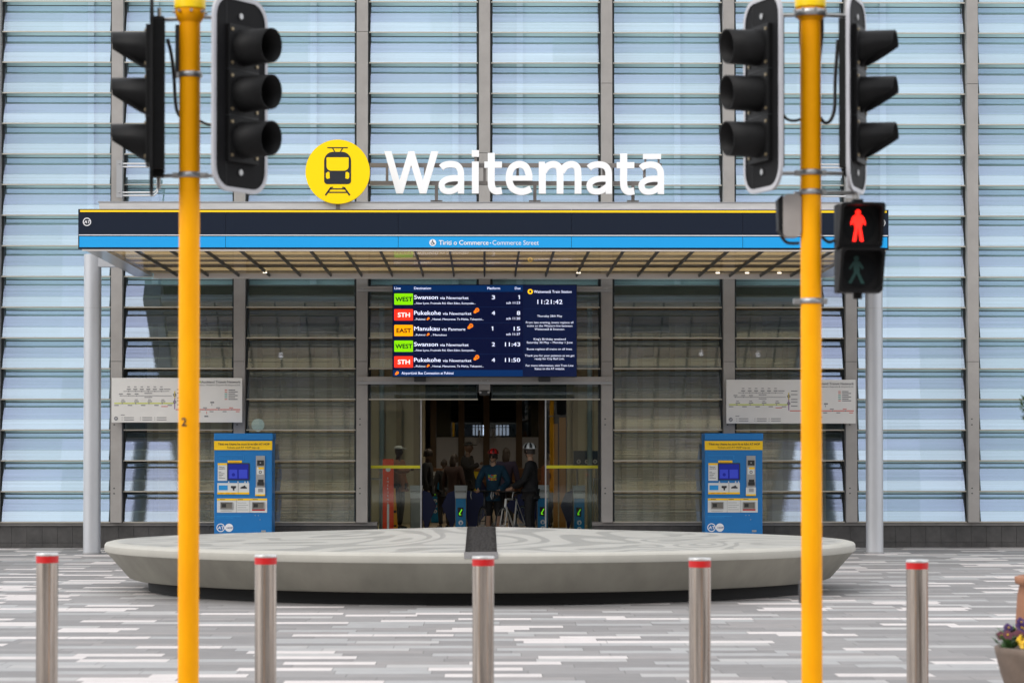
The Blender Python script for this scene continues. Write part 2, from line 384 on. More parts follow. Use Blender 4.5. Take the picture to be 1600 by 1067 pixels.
for i in range(len(MX) - 1):
    x0, x1 = MX[i] + MW / 2 + .03, MX[i + 1] - MW / 2 - .03
    door = i in (MID - 2 + 1, MID)     # the two bays either side of the middle mullion
    door = i in (MID - 1, MID)
    gm_ = MB(); gm_.uv = []
    ed = MB()
    k0 = 4 if door else 0
    for k in range(k0, ROWS):
        zb = Z0 + k * PER; zt = zb + PER - .058
        yf, yb = YF, YF + D + random.uniform(-.007, .007)
        xa, xb = x0 + .012, x1 - .012
        if door and k == 4: zt = min(zt, Z(600.5, YF)); yb = YF + D * (zt - zb) / (PER - .058)
        n = Vector((0, -math.cos(tilt), math.sin(tilt))) * .006
        vs = [(xa, yf, zb), (xb, yf, zb), (xb, yb, zt), (xa, yb, zt)]
        vs2 = [(p[0], p[1] - n.y * 2, p[2] - n.z * 2) for p in vs]
        o = len(gm_.v)
        gm_.add(vs + vs2, [(0, 1, 2, 3), (0, 4, 5, 1), (1, 5, 6, 2), (2, 6, 7, 3), (3, 7, 4, 0)], MATS['louvre_glass'])
        gm_.add([], [], MATS['louvre_glass'])
        jit = random.random() * .0
        vv = [0.001, 0.001, .999, .999]
        for q in range(8):
            gm_.uv.append((gm_.v[o + q][0] + i * 3.7, k + vv[q % 4]))
        ed.box(x0 - .012, x1 + .012, yf - .012, yf + .012, zb - .016, zb + .006, M['edge'])
        ed.box(x0 + .02, x1 - .02, yb - .006, yb + .014, zt - .002, zt + .014, M['rail'])
        # side glazing brackets
        for xs in (x0, x1 - .012):
            ed.add([(xs, yf + .012, zb), (xs + .012, yf + .012, zb), (xs + .012, yb + .03, zt), (xs, yb + .03, zt),
                    (xs, yf + .035, zb), (xs + .012, yf + .035, zb), (xs + .012, yb + .06, zt), (xs, yb + .06, zt)],
                   [(0, 1, 2, 3), (7, 6, 5, 4), (0, 4, 5, 1), (1, 5, 6, 2), (2, 6, 7, 3), (3, 7, 4, 0)], M['rail'])
    bank = bbuild(gm_, 'louvre_window')
    bbuild(ed, 'frame', bank)
    # inner skin behind the blades
    inn = MB(); zi0 = 4.62 if MID - 3 <= i <= MID + 2 else .46
    inn.box(MX[i] + .1, MX[i + 1] - .1, YF + .33, YF + .345, zi0, TOPZ, inner_glass_mat())
    bbuild(inn, 'inner_glazing')
    ip = MB(); fx_ = (.29, .59, .76)[i % 3]; xi = MX[i] + (MX[i + 1] - MX[i]) * fx_
    ip.box(xi - .055, xi + .055, YF + .27, YF + .325, zi0, TOPZ, mat('inner_post_paint', (.50, .62, .66), .5)); bbuild(ip, 'inner_post')
# plinth
mb = MB()
px_door = (X(589, YF), X(926, YF))
for xa, xb in ((MX[0] - .2, px_door[0]), (px_door[1], MX[-1] + .2)):
    mb.box(xa, xb, YF + .03, YF + .4, Z(821, YF), Z(815.5, YF), M['ledge'])
    n = int((xb - xa) / .27) + 1; st = (xb - xa) / n
    for r_, (za, zb) in enumerate(((0, .085), (.09, Z(821, YF) - .004))):
        for k in range(n):
            mb.box(xa + k * st + .002, xa + (k + 1) * st - .002, YF + .06, YF + .12, za, zb, M['stone'])
    mb.box(xa, xb, YF + .08, YF + .38, 0, Z(821, YF) - .006, M['dark'])
bbuild(mb, 'plinth')
# door head beams
for ya, yb in ((447.5, 455.5), (588.5, 600)):
    mb = MB(); Yb = 43.5
    xa, xb = X(557, Yb), X(957, Yb)
    z1, z0 = Z(ya, Yb), Z(yb, Yb)
    mb.box(xa, xb, Yb, Yb + .1, z0 + .045, z1, M['mullion']); mb.box(xa, xb, Yb + .02, Yb + .1, z0, z0 + .043, M['steelgrey'])
    for px in (566, 752, 762, 948):
        mb.sphere((X(px, Yb), Yb, (z0 + z1) / 2), .012, M['galv'], 8, 4)
    bbuild(mb, 'beam')
# entrance glass panels
Yd = 44.0
for xa, xb in ((574.5, 658), (852.5, 940)):
    gp = MB(); x0, x1 = X(xa, Yd), X(xb, Yd)
    gp.box(x0, x1, Yd, Yd + .012, .02, Z(623, Yd), glass('door_glass', (.82, .86, .82), .05))
    p = bbuild(gp, 'glass_panel')
    q = MB(); q.box(x0 + .01, x1 - .01, Yd - .006, Yd - .002, Z(731.5, Yd), Z(727, Yd), mat('safety_band', lin((196, 190, 20)), .5))
    bbuild(q, 'safety_band', p)
    q = MB()
    for xx in (x0, x1): q.box(xx - .012, xx + .012, Yd - .014, Yd + .03, 0, Z(623, Yd), M['galv'] if xx in (x0 if xa > 700 else x1,) else M['rail'])
    q.box(x0, x1, Yd - .012, Yd + .028, 0, .05, M['rail'])
    bbuild(q, 'door_frame', p)
# building shell: side walls, roof, back wall
shell = mat('interior_wall_dark', (.085, .07, .05), .7, var=.25, scale=1.2)
mb = MB(); mb.box(MX[0] - .3, MX[-1] + .3, YF + .3, 96, TOPZ, TOPZ + .3, mat('roof_sheet', (.3, .3, .3), .6)); bbuild(mb, 'roof')
mb = MB(); mb.box(MX[0] - .5, MX[0] - .2, YF, 96, 0, TOPZ, shell); bbuild(mb, 'side_wall')
mb = MB(); mb.box(MX[-1] + .2, MX[-1] + .5, YF, 96, 0, TOPZ, shell); bbuild(mb, 'side_wall')
mb = MB(); mb.box(MX[0] - .5, MX[-1] + .5, 96, 96.3, 0, TOPZ, shell); bbuild(mb, 'back_wall')
# mezzanine floor and hall ceiling inside
mb = MB(); mb.box(MX[0], MX[-1], 46.5, 96, 4.6, 4.9, mat('hall_ceiling', (.22, .19, .15), .7, var=.2, scale=1)); bbuild(mb, 'ceiling')

# ------------------------------------------------------------------ canopy
YC = 37.6
C = thing('entrance_canopy', (0, YC, 0), 'flat entrance canopy with navy and bright blue fascia on round steel columns', 'canopy')
def cbuild(mb, name, parent=C, bevel=0):
    mb.v = [(x, y - YC, z) for x, y, z in mb.v]; return mb.build(name, parent, bevel=bevel)
xl, xr = X(122, YC, 360), X(1388.5, YC, 360)
def FZ(y): return Z(y, YC)
zT, zB = FZ(327.5), FZ(389.8)
mb = MB()
joints = [xl, X(622, YC), X(893, YC), X(1161, YC), xr]
joints = [xl, X(352, YC)] + joints[1:]
for a, b2 in zip(joints, joints[1:]):
    mb.box(a + .002, b2 - .002, YC, YC + .05, zB, zT, M['navy'])
mb.box(xl + .01, xr - .01, YC + .052, YC + .058, zB + .01, zT - .01, M['dark'])  # unseen backing added to stop light showing through the panel joints
fas = cbuild(mb, 'fascia')
mb = MB(); mb.box(xl + .03, xr - .03, YC - .004, YC - .001, FZ(332.2), FZ(329), M['yellow']); cbuild(mb, 'yellow_stripe', fas)
mb = MB(); mb.box(xl + .012, xr - .012, YC - .004, YC - .001, FZ(368.6), FZ(367.3), M['whitel']); cbuild(mb, 'white_line', fas)
mb = MB()
for a, b2 in zip(joints, joints[1:]): mb.box(a + (.02 if a == xl else .003), b2 - (.02 if b2 == xr else .003), YC - .005, YC - .001, FZ(387), FZ(370.2), M['sky_blue'])
cbuild(mb, 'blue_band', fas)
mb = MB()
zt_ = FZ(382.8)
mb.text('Tiriti o Commerce', X(685.5, YC), zt_, .072, YC - .008, M['whitel'], bold=.022, width=(763 - 685.5) * YC / F)
mb.text('Commerce Street', X(769.5, YC), zt_, .072, YC - .008, M['whitel'], width=(842 - 769.5) * YC / F)
mb.disc((X(766.3, YC), YC - .008, FZ(380)), .010, M['whitel'], n=12)
ic = (X(676, YC), YC - .008, FZ(379.4))
mb.disc(ic, .052, M['whitel'], n=28)
mb.disc((ic[0] - .006, ic[1] - .003, ic[2] - .010), .024, M['navy'], r0=.016, n=20)
mb.disc((ic[0] - .002, ic[1] - .003, ic[2] + .032), .008, M['navy'], n=10)
for a, b2 in (((-.002, .024), (.0, -.002)), ((0, -.002), (.02, -.004)), ((.02, -.004), (.028, -.026))):
    dx, dz = b2[0] - a[0], b2[1] - a[1]; l = math.hypot(dx, dz); nx, nz_ = -dz / l * .004, dx / l * .004
    mb.poly([(ic[0] + a[0] + nx, ic[2] + a[1] + nz_), (ic[0] + a[0] - nx, ic[2] + a[1] - nz_), (ic[0] + b2[0] - nx, ic[2] + b2[1] - nz_), (ic[0] + b2[0] + nx, ic[2] + b2[1] + nz_)], YC - .0115, M['navy'])
cbuild(mb, 'lettering', fas)
def at_logo(mb, cx, cz, r, y, m, m2):
    mb.disc((cx, y, cz), r, m, r0=r * .80, n=32)
    mb.text('AT', cx - r * .02, cz - r * .36, r * .74, y - .002, m, 'c', bold=.03, width=r * 1.42, shear=.18)
for px in (135, 1378):
    mb = MB(); at_logo(mb, X(px, YC), FZ(347.5), .062, YC - .005, M['whitel'], M['navy']); cbuild(mb, 'emblem', fas)
# bottom lip, gutter and roof behind the fascia
mb = MB(); mb.box(xl + .06, xr - .04, YC + .01, YC + .07, FZ(392.3), FZ(389.9), mat('lip_paint', (.62, .58, .55), .4)); cbuild(mb, 'bottom_lip')
YB = 43.5
mb = MB(); xg0, xg1 = X(155, YC + .5, 320), X(1362, YC + .5, 320)
Yg = YC + .5
mb.box(xg0, xg1, Yg, Yg + .04, zT - .1, Z(317, Yg), mat('gutter_metal', (.50, .49, .48), .45, .1, var=.12, scale=2, stretch=(1, 1, 8)))
mb.box(xg0 - .02, xg1 + .02, Yg - .012, Yg + .06, Z(317, Yg) + .002, Z(315.6, Yg), M['steelgrey'])
mb.box(xg0, xg1, YC + .06, Yg, zT - .03, zT - .01, M['steelgrey'])
cbuild(mb, 'gutter')
SLAB = zT - .12
mb = MB(); mb.box(xl + .05, xr - .05, Yg + .05, YB - .1, SLAB - .03, SLAB, glass('canopy_roof_glass', (.95, .96, .96), .04)); cbuild(mb, 'roof_sheet')
zs = FZ(391.6) + .02                      # soffit level
zsB = Z(432.5, 43.3)
def zsoff(y): return zs + (zsB - zs) * (y - YC) / (43.3 - YC)
# side beams
for s, xa in ((1, xl + .06), (-1, xr - .06)):
    mb = MB(); xb = xa + s * .30
    a, b2 = min(xa, xb), max(xa, xb)
    y0, y1 = YC + .052, 43.35
    mb.add([(a, y0, zsoff(y0)), (b2, y0, zsoff(y0)), (b2, y1, zsoff(y1)), (a, y1, zsoff(y1)), (a, y0, SLAB - .04), (b2, y0, SLAB - .04), (b2, y1, SLAB - .04), (a, y1, SLAB - .04)],
           [(0, 3, 2, 1), (4, 5, 6, 7), (0, 1, 5, 4), (1, 2, 6, 5), (2, 3, 7, 6), (3, 0, 4, 7)], mat('soffit_edge_metal', (.42, .42, .42), .28, .5))
    cbuild(mb, 'side_beam')
sx0, sx1 = xl + .38, xr - .38
# tan slats above the glass
mb = MB(); y = YC + .12
random.seed(3)
while y < 43.25:
    wd = random.choice((.12, .18, .26, .22))
    zz = zsoff(y) + .05
    mb.box(sx0, sx1, y, min(y + wd, 43.3), zz, zz + .03, random.choice((M['tan'], M['tan'], M['tan'], M['tan2'], M['tan2'], M['tan3']))); y += wd + random.choice((.03, .05, .09))
cbuild(mb, 'slat_panel')
mb = MB(); mb.add([(sx0, YC + .08, zsoff(YC + .08) + .012), (sx1, YC + .08, zsoff(YC + .08) + .012), (sx1, 43.3, zsB + .012), (sx0, 43.3, zsB + .012)], [(0, 3, 2, 1)], glass('soffit_glass', (.97, .95, .92), .17, rough=.015, fres=False))
cbuild(mb, 'soffit_glass')
k = 0
xb0 = X(757, 43.3)
bx = [xb0 + q * .533 for q in range(-12, 13)]
for xx in bx:
    if xx < sx0 + .1 or xx > sx1 - .1: continue
    mb = MB(); y0, y1 = YC + .09, 43.32
    mb.add([(xx - .010, y0, zsoff(y0) - .002), (xx + .010, y0, zsoff(y0) - .002), (xx + .010, y1, zsoff(y1) - .002), (xx - .010, y1, zsoff(y1) - .002),
            (xx - .018, y0, zsoff(y0) + .045), (xx + .018, y0, zsoff(y0) + .045), (xx + .018, y1, zsoff(y1) + .045), (xx - .018, y1, zsoff(y1) + .045)],
           [(0, 3, 2, 1), (4, 5, 6, 7), (0, 1, 5, 4), (1, 2, 6, 5), (2, 3, 7, 6), (3, 0, 4, 7)], mat('soffit_beam', (.05, .05, .045), .5))
    cbuild(mb, 'soffit_beam')
for px in ():
    pass
# small downlights in the soffit
lamp = mat('downlight', (1, .86, .66), .5, emit=2)
for xx in (-4.0, 1.33, 3.7, 4.2, 4.75):
    mb = MB(); y = 42.4; mb.tube([(xx + .27, y, zsoff(y) + .008), (xx + .27, y, zsoff(y) - .006)], .035, lamp, 16); cbuild(mb, 'downlight')
mb = MB(); mb.box(sx0, sx1, 43.32, 43.36, zsB - .035, zsB + .1, mat('lip_paint')); cbuild(mb, 'back_trim')
# columns with brackets
colm = mat('column_paint', (.47, .48, .50), .38, .35, var=.08, scale=2, stretch=(1, 1, .3))
for px, s in ((144, 1), (1366.2, -1)):
    Yc = 41.3; cx = X(px, Yc, 700)
    mb = MB(); rr = .143
    mb.tube([(cx, Yc, 0.004), (cx, Yc, .45), (cx, Yc, zs + .20)], rr, colm, 40)
    mb.tube([(cx, Yc, 4.05), (cx, Yc, 4.056)], rr + .0015, M['galv'], 40, caps=False)
    c_ = cbuild(mb, 'column')
    mb = MB(); mb.box(min(cx, cx + s * .52), max(cx, cx + s * .52), Yc - .1, Yc + .1, Z(418, Yc), zs + .2, colm); cbuild(mb, 'bracket', c_)
    mb = MB(); mb.tube([(cx, Yc, 0.002), (cx, Yc, .03)], rr + .012, M['steelgrey'], 32); cbuild(mb, 'base_ring', c_)

# steel tube loops on the facade mullions above the canopy
for px, s in ((186, 1), (1327, -1)):
    t = thing('tube_bracket', (X(px, 43.5), 43.5, 0), 'white steel tube bracket on the ' + ('left' if s > 0 else 'right') + ' hand mullion just above the canopy', 'bracket', 'tube brackets above the canopy')
    zt1, zt0 = Z(255, 43.3), Z(300, 43.3)
    mb = MB(); m = mat('white_tube', (.62, .62, .62), .3, .3); L_ = .66
    for dz in (0, .055):
        mb.tube([(0, -.02, zt1 - dz), (s * L_, -.02, zt1 - dz)], .016, m, 10)
        mb.tube([(0, -.02, zt0 - dz), (s * (L_ - .06), -.02, zt0 - dz), (s * L_, -.02, zt0 - dz + .06), (s * L_, -.02, zt1 - dz)], .016, m, 10)
    mb.build('tube', t)
    mb = MB(); mb.box(-.05, .05, -.05, -.0, zt0 - .09, zt1 + .06, M['steelgrey'])
    for zz in (zt0, zt1): mb.sphere((0, -.055, zz), .014, M['galv'], 8, 4)
    mb.build('plate', t)

# ------------------------------------------------------------------ rooftop sign
YS = 38.35
S_ = thing('station_name_sign', (0, YS, 0), 'large white raised letters of the station name on a grey rail frame above the canopy', 'sign')
def sz(y): return Z(y, YS)
def letter(ch, x0, x1, ytop, ybot, name='letter'):
    vs, fs, bb = glyphs(ch, .022)
    kx = (X(x1, YS) - X(x0, YS)) / (bb[1] - bb[0]); kz = (sz(ytop) - sz(ybot)) / (bb[3] - bb[2])
    P = [(X(x0, YS) + (p[0] - bb[0]) * kx, sz(ybot) + (p[1] - bb[2]) * kz) for p in vs]
    return P, fs
def extrude_flat(P, fs, t, m, mside, y=0):
    mb = MB(); n = len(P)
    mb.add([(p[0], y, p[1]) for p in P], fs, m)
    mb.add([(p[0], y + t, p[1]) for p in P], [tuple(reversed(f)) for f in fs], m)
    cnt = {}
    for f in fs:
        for a, b2 in zip(f, f[1:] + f[:1]): cnt[(a, b2)] = 1
    sides = [(b2, a, a + n, b2 + n) for (a, b2) in cnt if (b2, a) not in cnt]
    mb.add([(p[0], y, p[1]) for p in P] + [(p[0], y + t, p[1]) for p in P], sides, mside)
    return mb
side = mat('letter_return', (.82, .82, .82), .5)
def smooth_path(pts, n=7):
    pts = [Vector(p) for p in pts]; out = []
    for i in range(len(pts) - 1):
        p0, p1, p2, p3 = pts[max(i - 1, 0)], pts[i], pts[i + 1], pts[min(i + 2, len(pts) - 1)]
        for k in range(n):
            t = k / n; out.append(.5 * ((2 * p1) + (-p0 + p2) * t + (2 * p0 - 5 * p1 + 4 * p2 - p3) * t * t + (-p0 + 3 * p1 - 3 * p2 + p3) * t ** 3))
    return out + [pts[-1]]
def make_letter(pieces, dx=0, dy=0):
    mb = MB()
    for q, pc in enumerate(pieces):
        y = -.0007 * q
        if pc[0] == 'poly':
            loops = [pc[1]]; P = [(X(px + dx, YS), sz(py + dy)) for px, py in pc[1]]; fs = [tuple(range(len(P)))]
        else:
            w_ = pc[2]; path = smooth_path([(a_, b_, 0) for a_, b_ in pc[1]]); Lp, Rp = [], []
            for i, p in enumerate(path):
                d = (path[min(i + 1, len(path) - 1)] - path[max(i - 1, 0)]).normalized(); n = Vector((-d.y, d.x, 0)) * w_ / 2
                Lp.append(p + n); Rp.append(p - n)
            P = [(X(p.x + dx, YS), sz(p.y + dy)) for p in Lp + Rp]; m_ = len(Lp); fs = [(i, i + 1, m_ + i + 1, m_ + i) for i in range(m_ - 1)]
        e = extrude_flat(P, fs, .07, M['white'], side, y); mb.add(e.v, [], M['white'])
        o = len(mb.v) - len(e.v)
        for f, mi_ in zip(e.f, e.m): mb.f.append([i + o for i in f]); mb.m.append(mb.mi(e.mats[mi_])); mb.s.append(False)
    me_ = mb.build('letter', S_); bmx = bmesh.new(); bmx.from_mesh(me_.data)
    bmesh.ops.triangulate(bmx, faces=[f for f in bmx.faces if len(f.verts) > 4]); bmx.to_mesh(me_.data); bmx.free()
    return me_
W_ = [('poly', [(600, 236.7), (611.2, 236.7), (624, 282), (637.8, 236.7), (647, 236.7), (660.5, 282), (673.4, 236.7), (684.6, 236.7), (665.8, 302.5), (655.4, 302.5), (642, 258.5), (629.3, 302.5), (618.8, 302.5)])]
A_ = [('st', [(689.0, 262.2), (694, 258.4), (704, 256.6), (713.5, 258.6), (718.6, 264.5), (720.1, 274), (720.1, 302.6)], 9.9), ('st', [(720, 279.2), (709, 278.6), (698, 280.6), (691, 285.5), (690, 291), (693, 297), (700.5, 299), (709, 297.4), (718, 291)], 9.4)]
I_ = [('poly', [(737.2, 252.7), (748, 252.7), (748, 302.5), (737.2, 302.5)]), ('poly', [(737, 235), (748.3, 235), (748.3, 245.3), (737, 245.3)])]
T_ = [('st', [(767.6, 239.2), (767.6, 262), (767.6, 286), (769.6, 294.5), (775, 298.6), (784, 297.6)], 11), ('poly', [(756.7, 252.7), (784.3, 252.7), (784.3, 262.3), (756.7, 262.3)])]
E_ = [('st', [(826.6, 280.5), (826.4, 272), (821.5, 260.5), (811.5, 256.6), (801, 260.8), (796, 271), (796, 284), (801, 294), (811, 298.9), (820.5, 298.6), (829.6, 294.6)], 10.6), ('poly', [(795, 274.4), (831.8, 274.4), (831.8, 282), (795, 282)])]
N_ = [('poly', [(842, 252.7), (851.2, 252.7), (853, 262), (853, 302.5), (842, 302.5)]), ('st', [(849, 268), (855.5, 259.8), (864, 256.8), (871.5, 259.2), (875, 268), (875.2, 302.5)], 10.6), ('st', [(877.5, 268), (884, 259.8), (892.5, 256.8), (900, 259.2), (903.2, 268), (903.4, 302.5)], 10.6)]
for lt, dx_, dy_ in ((W_, 0, 0), (A_, 0, 0), (I_, 0, 0), (T_, 0, 0), (E_, 0, .3), (N_, 0, .2), (A_, 231.5, .3), (T_, 207.3, .6), (A_, 313, .5)): make_letter(lt, dx_, dy_)
a, b2 = X(1005.4, YS), X(1033.4, YS)
mb = MB(); mb.box(a, b2, 0, .07, sz(248.4), sz(240.2), M['white'])
fr = mat('sign_frame', lin((118, 112, 108)), .5, .2)
mb.box(a + .02, a + .05, .03, .06, sz(256), sz(248), fr); mb.box(b2 - .05, b2 - .02, .03, .06, sz(256), sz(248), fr)
mb.build('macron', S_)
mb = MB()
x0, x1 = X(577, YS), X(1035, YS)
mb.box(x0, x1, .10, .16, sz(260.5), sz(254), fr); mb.box(x0, x1, .10, .16, sz(288), sz(282), fr)
for px in (604, 664, 757, 809, 944, 1008): mb.box(X(px, YS) - .02, X(px, YS) + .02, .10, .15, sz(282), sz(260.5), fr)
mb.box(X(741, YS), X(745.5, YS), .02, .1, sz(254), sz(244), fr)
mb.build('rail', S_)
for px in (681.5, 836, 990):
    mb = MB(); xx = X(px, YS); mb.box(xx - .025, xx + .025, .10, .16, SLAB - .0, sz(288), fr); mb.box(xx - .09, xx + .09, .06, .22, SLAB + .33, SLAB + .34, fr); mb.build('post', S_)
# yellow disc
YD = 38.0
Dk = thing('train_disc_sign', (0, YD, 0), 'round yellow sign with a black train pictogram above the canopy', 'sign')
cx, cz = X(527, YD), Z(268.8, YD); r = 50.2 * YD / F
ym = mat('disc_yellow', lin((252, 212, 0)), .5, spec=.2)
mb = MB(); mb.disc((cx, 0, cz), r, ym, y0=.09, n=72); mb.build('disc', Dk)
mb = MB(); mb.box(cx - .03, cx + .03, .09, .14, SLAB, cz, fr); mb.build('post', Dk)
u = YD / F                                 # metres per photo pixel here
ink = mat('pictogram_ink', lin((22, 26, 36)), .45)
def rrect(x0, x1, z0, z1, rb, rt, n=7):
    pts = []
    for (ccx, ccz, rad, a0) in ((x1 - rt, z1 - rt, rt, 0), (x0 + rt, z1 - rt, rt, 90), (x0 + rb, z0 + rb, rb, 180), (x1 - rb, z0 + rb, rb, 270)):
        for k in range(n + 1):
            t = R(a0 + 90 * k / n); pts.append((ccx + rad * math.cos(t), ccz + rad * math.sin(t)))
    return pts
mb = MB()
def sc(pts): return [(cx + a * u, cz + b2 * u) for a, b2 in pts]
mb.poly(sc(rrect(-21, 21, -19.5, 31, 5, 14)), -.004, ink)
mb.poly(sc(rrect(-17.3, 17.3, 1.5, 22.3, 7, 1.5)), -.008, ym)
for s in (-1, 1):
    mb.poly(sc([(s * 11.5 + (-1 if s > 0 else 1) * 0, -7)] if False else [(s * 12.2, -10.5), (s * 12.6, -1), (s * 15, -.2), (s * 18.2, -2.5), (s * 18.2, -9), (s * 16.4, -11.5)]), -.008, ym)
def bar(a, b2, w_):
    dx, dz = b2[0] - a[0], b2[1] - a[1]; l = math.hypot(dx, dz); nx, nz_ = -dz / l * w_ / 2, dx / l * w_ / 2
    mb.poly(sc([(a[0] + nx, a[1] + nz_), (a[0] - nx, a[1] - nz_), (b2[0] - nx, b2[1] - nz_), (b2[0] + nx, b2[1] + nz_)]), -.004, ink)
bar((-16, 37.5), (16, 37.5), 1.7); bar((-8, 37), (-4.5, 31), 1.6); bar((8, 37), (4.5, 31), 1.6)
bar((-10, -24.5), (-19, -37), 2.6); bar((10, -24.5), (19, -37), 2.6); bar((-11.5, -27), (11.5, -27), 1.9); bar((-14.5, -32.4), (14.5, -32.4), 1.9)
bar((-10, -24.5), (-7, -24.5), 1.6); bar((7, -24.5), (10, -24.5), 1.6)
mb.build('train_pictogram', Dk)

# ------------------------------------------------------------------ departure screen
YQ = 43.2; q_ = YQ / F
Sc = thing('departure_screen', (0, YQ, 0), 'large dark blue departure board listing five trains above the entrance', 'screen')
def qx(px): return X(px, YQ, 520)
def qz(y): return Z(y, YQ)
def em(name, col, e): return mat(name, lin(col), .5, emit=e, spec=.2)
mb = MB(); mb.box(qx(613), qx(901.5), 0, .16, qz(589), qz(444.5), M['navy']); mb.build('casing', Sc, bevel=.004)
E1 = em('screen_navy', (2, 10, 46), .8); E2 = em('screen_header', (0, 40, 88), .8)
mb = MB(); mb.box(qx(614), qx(817), -.004, -.001, qz(588), qz(445.5), E1)
mb.box(qx(817.3), qx(900.5), -.004, -.001, qz(588), qz(445.5), em('screen_side', (6, 18, 52), .8))
for a, b2 in ((445.8, 456), (578, 587.8)): mb.box(qx(614.3), qx(816.8), -.007, -.005, qz(b2), qz(a), E2)
for yy in (480, 504.5, 529, 553.5): mb.box(qx(616), qx(815), -.007, -.005, qz(yy), qz(yy - .6), em('screen_rule', (14, 34, 74), .7))
mb.box(qx(818), qx(900), -.007, -.005, qz(482.5), qz(482), em('screen_rule', (14, 34, 74), .7))
mb.build('display', Sc)
ET = em('screen_text', (226, 232, 255), .9); EO = em('screen_orange', (255, 130, 20), .9)
tags = {'WEST': ((128, 214, 0), (10, 60, 20)), 'STH': ((255, 50, 30), (255, 240, 235)), 'EAST': ((255, 165, 0), (50, 40, 10))}
rows = [('WEST', 'Swanson', 'via Newmarket', 'New Lynn, Fruitvale Rd, Glen Eden, Sunnyvale...', '3', '1', 'sch 11:23', 0),
        ('STH', 'Pukekohe', 'via Newmarket', ', Homai, Manurewa, Te Mahia, Takaanini...', '4', '8', 'sch 11:30', 1),
        ('EAST', 'Manukau', 'via Panmure', ', Manukau', '1', '15', 'sch 11:37', 1),
        ('WEST', 'Swanson', 'via Newmarket', 'New Lynn, Fruitvale Rd, Glen Eden, Sunnyvale...', '2', '11:43', '', 0),
        ('STH', 'Pukekohe', 'via Newmarket', ', Homai, Manurewa, Te Mahia, Takaanini...', '4', '11:50', '', 1)]
tx = MB(); ty = -.009
def T(s, px, y, hpx, align='l', bold=.007, wpx=None, m=ET):
    if s == '1':
        x0 = px - 2.6 if align == 'r' else px
        tx.box(qx(x0 + 1.0), qx(x0 + 2.3), ty - .001, ty, qz(y), qz(y - hpx), m); tx.poly([(qx(x0 - .4), qz(y - hpx + 2.0)), (qx(x0 - .4), qz(y - hpx + .9)), (qx(x0 + 1.2), qz(y - hpx)), (qx(x0 + 1.2), qz(y - hpx + 1.2))], ty, m); return
    tx.text(s, qx(px), qz(y), hpx * q_, ty, m, align, bold, None if wpx is None else wpx * q_)
def flush(nm):
    global tx
    tx.build(nm, Sc); tx = MB()
T('Line', 616.3, 452.3, 4, wpx=9.6); T('Destination', 647, 452.3, 4, wpx=26.3); T('Platform', 761.5, 452.3, 4, wpx=19.8); T('Due', 804.5, 452.3, 4, wpx=8.8)
flush('column_heading')
def icon(mb_, px, y, r_, big):
    c = (qx(px), ty - .002, qz(y)); mb_.disc(c, r_ * q_, EO, n=20)
    if big:
        for a in (45, 135):
            dx, dz = math.cos(R(a)) * r_ * q_ * .65, math.sin(R(a)) * r_ * q_ * .65; nx, nz_ = -dz * .16, dx * .16
            mb_.poly([(c[0] + dx + nx, c[2] + dz + nz_), (c[0] - dx + nx, c[2] - dz + nz_), (c[0] - dx - nx, c[2] - dz - nz_), (c[0] + dx - nx, c[2] + dz - nz_)], ty - .004, E1)
    a = r_ * q_
    mb_.poly([(c[0] - a * 1.6, c[2] - a * 1.5), (c[0] - a * .5, c[2] - a * 1.5), (c[0] - a * .2, c[2] - a * .8), (c[0] - a * 1.1, c[2] - a * .1), (c[0] - a * 1.6, c[2] - a * .5)], ty - .002, EO)
for k, (ln, dst, via, sub, pl, due, sch, ap) in enumerate(rows):
    yb = 458.8 + 24.45 * k
    bgc, fgc = tags[ln]
    tg = MB(); tg.poly([(a, b2) for a, b2 in rrect(qx(616), qx(645.3), qz(yb + 17.6), qz(yb), .012, .012, 3)], -.010, em('tag_' + ln.lower(), bgc, .95))
    wt = {'WEST': 26, 'STH': 18.5, 'EAST': 22.5}[ln]
    tg.text(ln, qx(630.7), qz(yb + 12.2), 7.0 * q_, -.013, em('tagtext_' + ln.lower(), fgc, .8), 'c', .045, wt * q_)
    tag(tg.build('line_tag', Sc), {'WEST': 'green line tag', 'STH': 'red line tag', 'EAST': 'orange line tag'}[ln])
    wd = {'Swanson': 37, 'Pukekohe': 41.5, 'Manukau': 39.5}[dst]
    T(dst, 647, yb + 8.8, 6.6, bold=.018, wpx=wd)
    vx = 647 + wd + 3.5; wv = 44.5 if 'New' in via else 37
    T(via, vx, yb + 8.9, 4.7, wpx=wv, bold=.006)
    if ap:
        icon(tx, vx + wv + 9, yb + 1.2, 3.3, 1); T('...', 647, yb + 17, 3, wpx=2.6); T('Puhinui', 650, yb + 17, 3.2, wpx=14.5); icon(tx, 669.5, yb + 14.4, 1.7, 0)
        T(sub, 673.5, yb + 17, 3.2, wpx=24 if 'Te' not in sub else 82)
    else: T('...' + sub, 647, yb + 16.6, 3.2, wpx=96)
    T(pl, 768.3, yb + 8.8, 6.4, wpx=5, bold=.012)
    T(due, 812.6, yb + 8.8, 6.4, 'r', wpx={1: 3, 2: 10}.get(len(due), 23.5) if due != '8' else 5, bold=.012)
    if sch: T(sch, 812.6, yb + 16.2, 4, 'r', wpx=21.5)
    flush('train_row')
icon(tx, 621, 582.4, 2.3, 0); T('AirportLink Bus Connection at Puhinui', 627.5, 584.8, 4.2, wpx=81); flush('footer_line')
icon_c = (qx(828.5), ty, qz(455.7)); tx.disc(icon_c, 4.1 * q_, em('screen_yellow', (255, 200, 20), .9), n=22)
tx.poly(rrect(icon_c[0] - .017, icon_c[0] + .017, icon_c[2] - .02, icon_c[2] + .022, .006, .012, 3), ty - .003, E1)
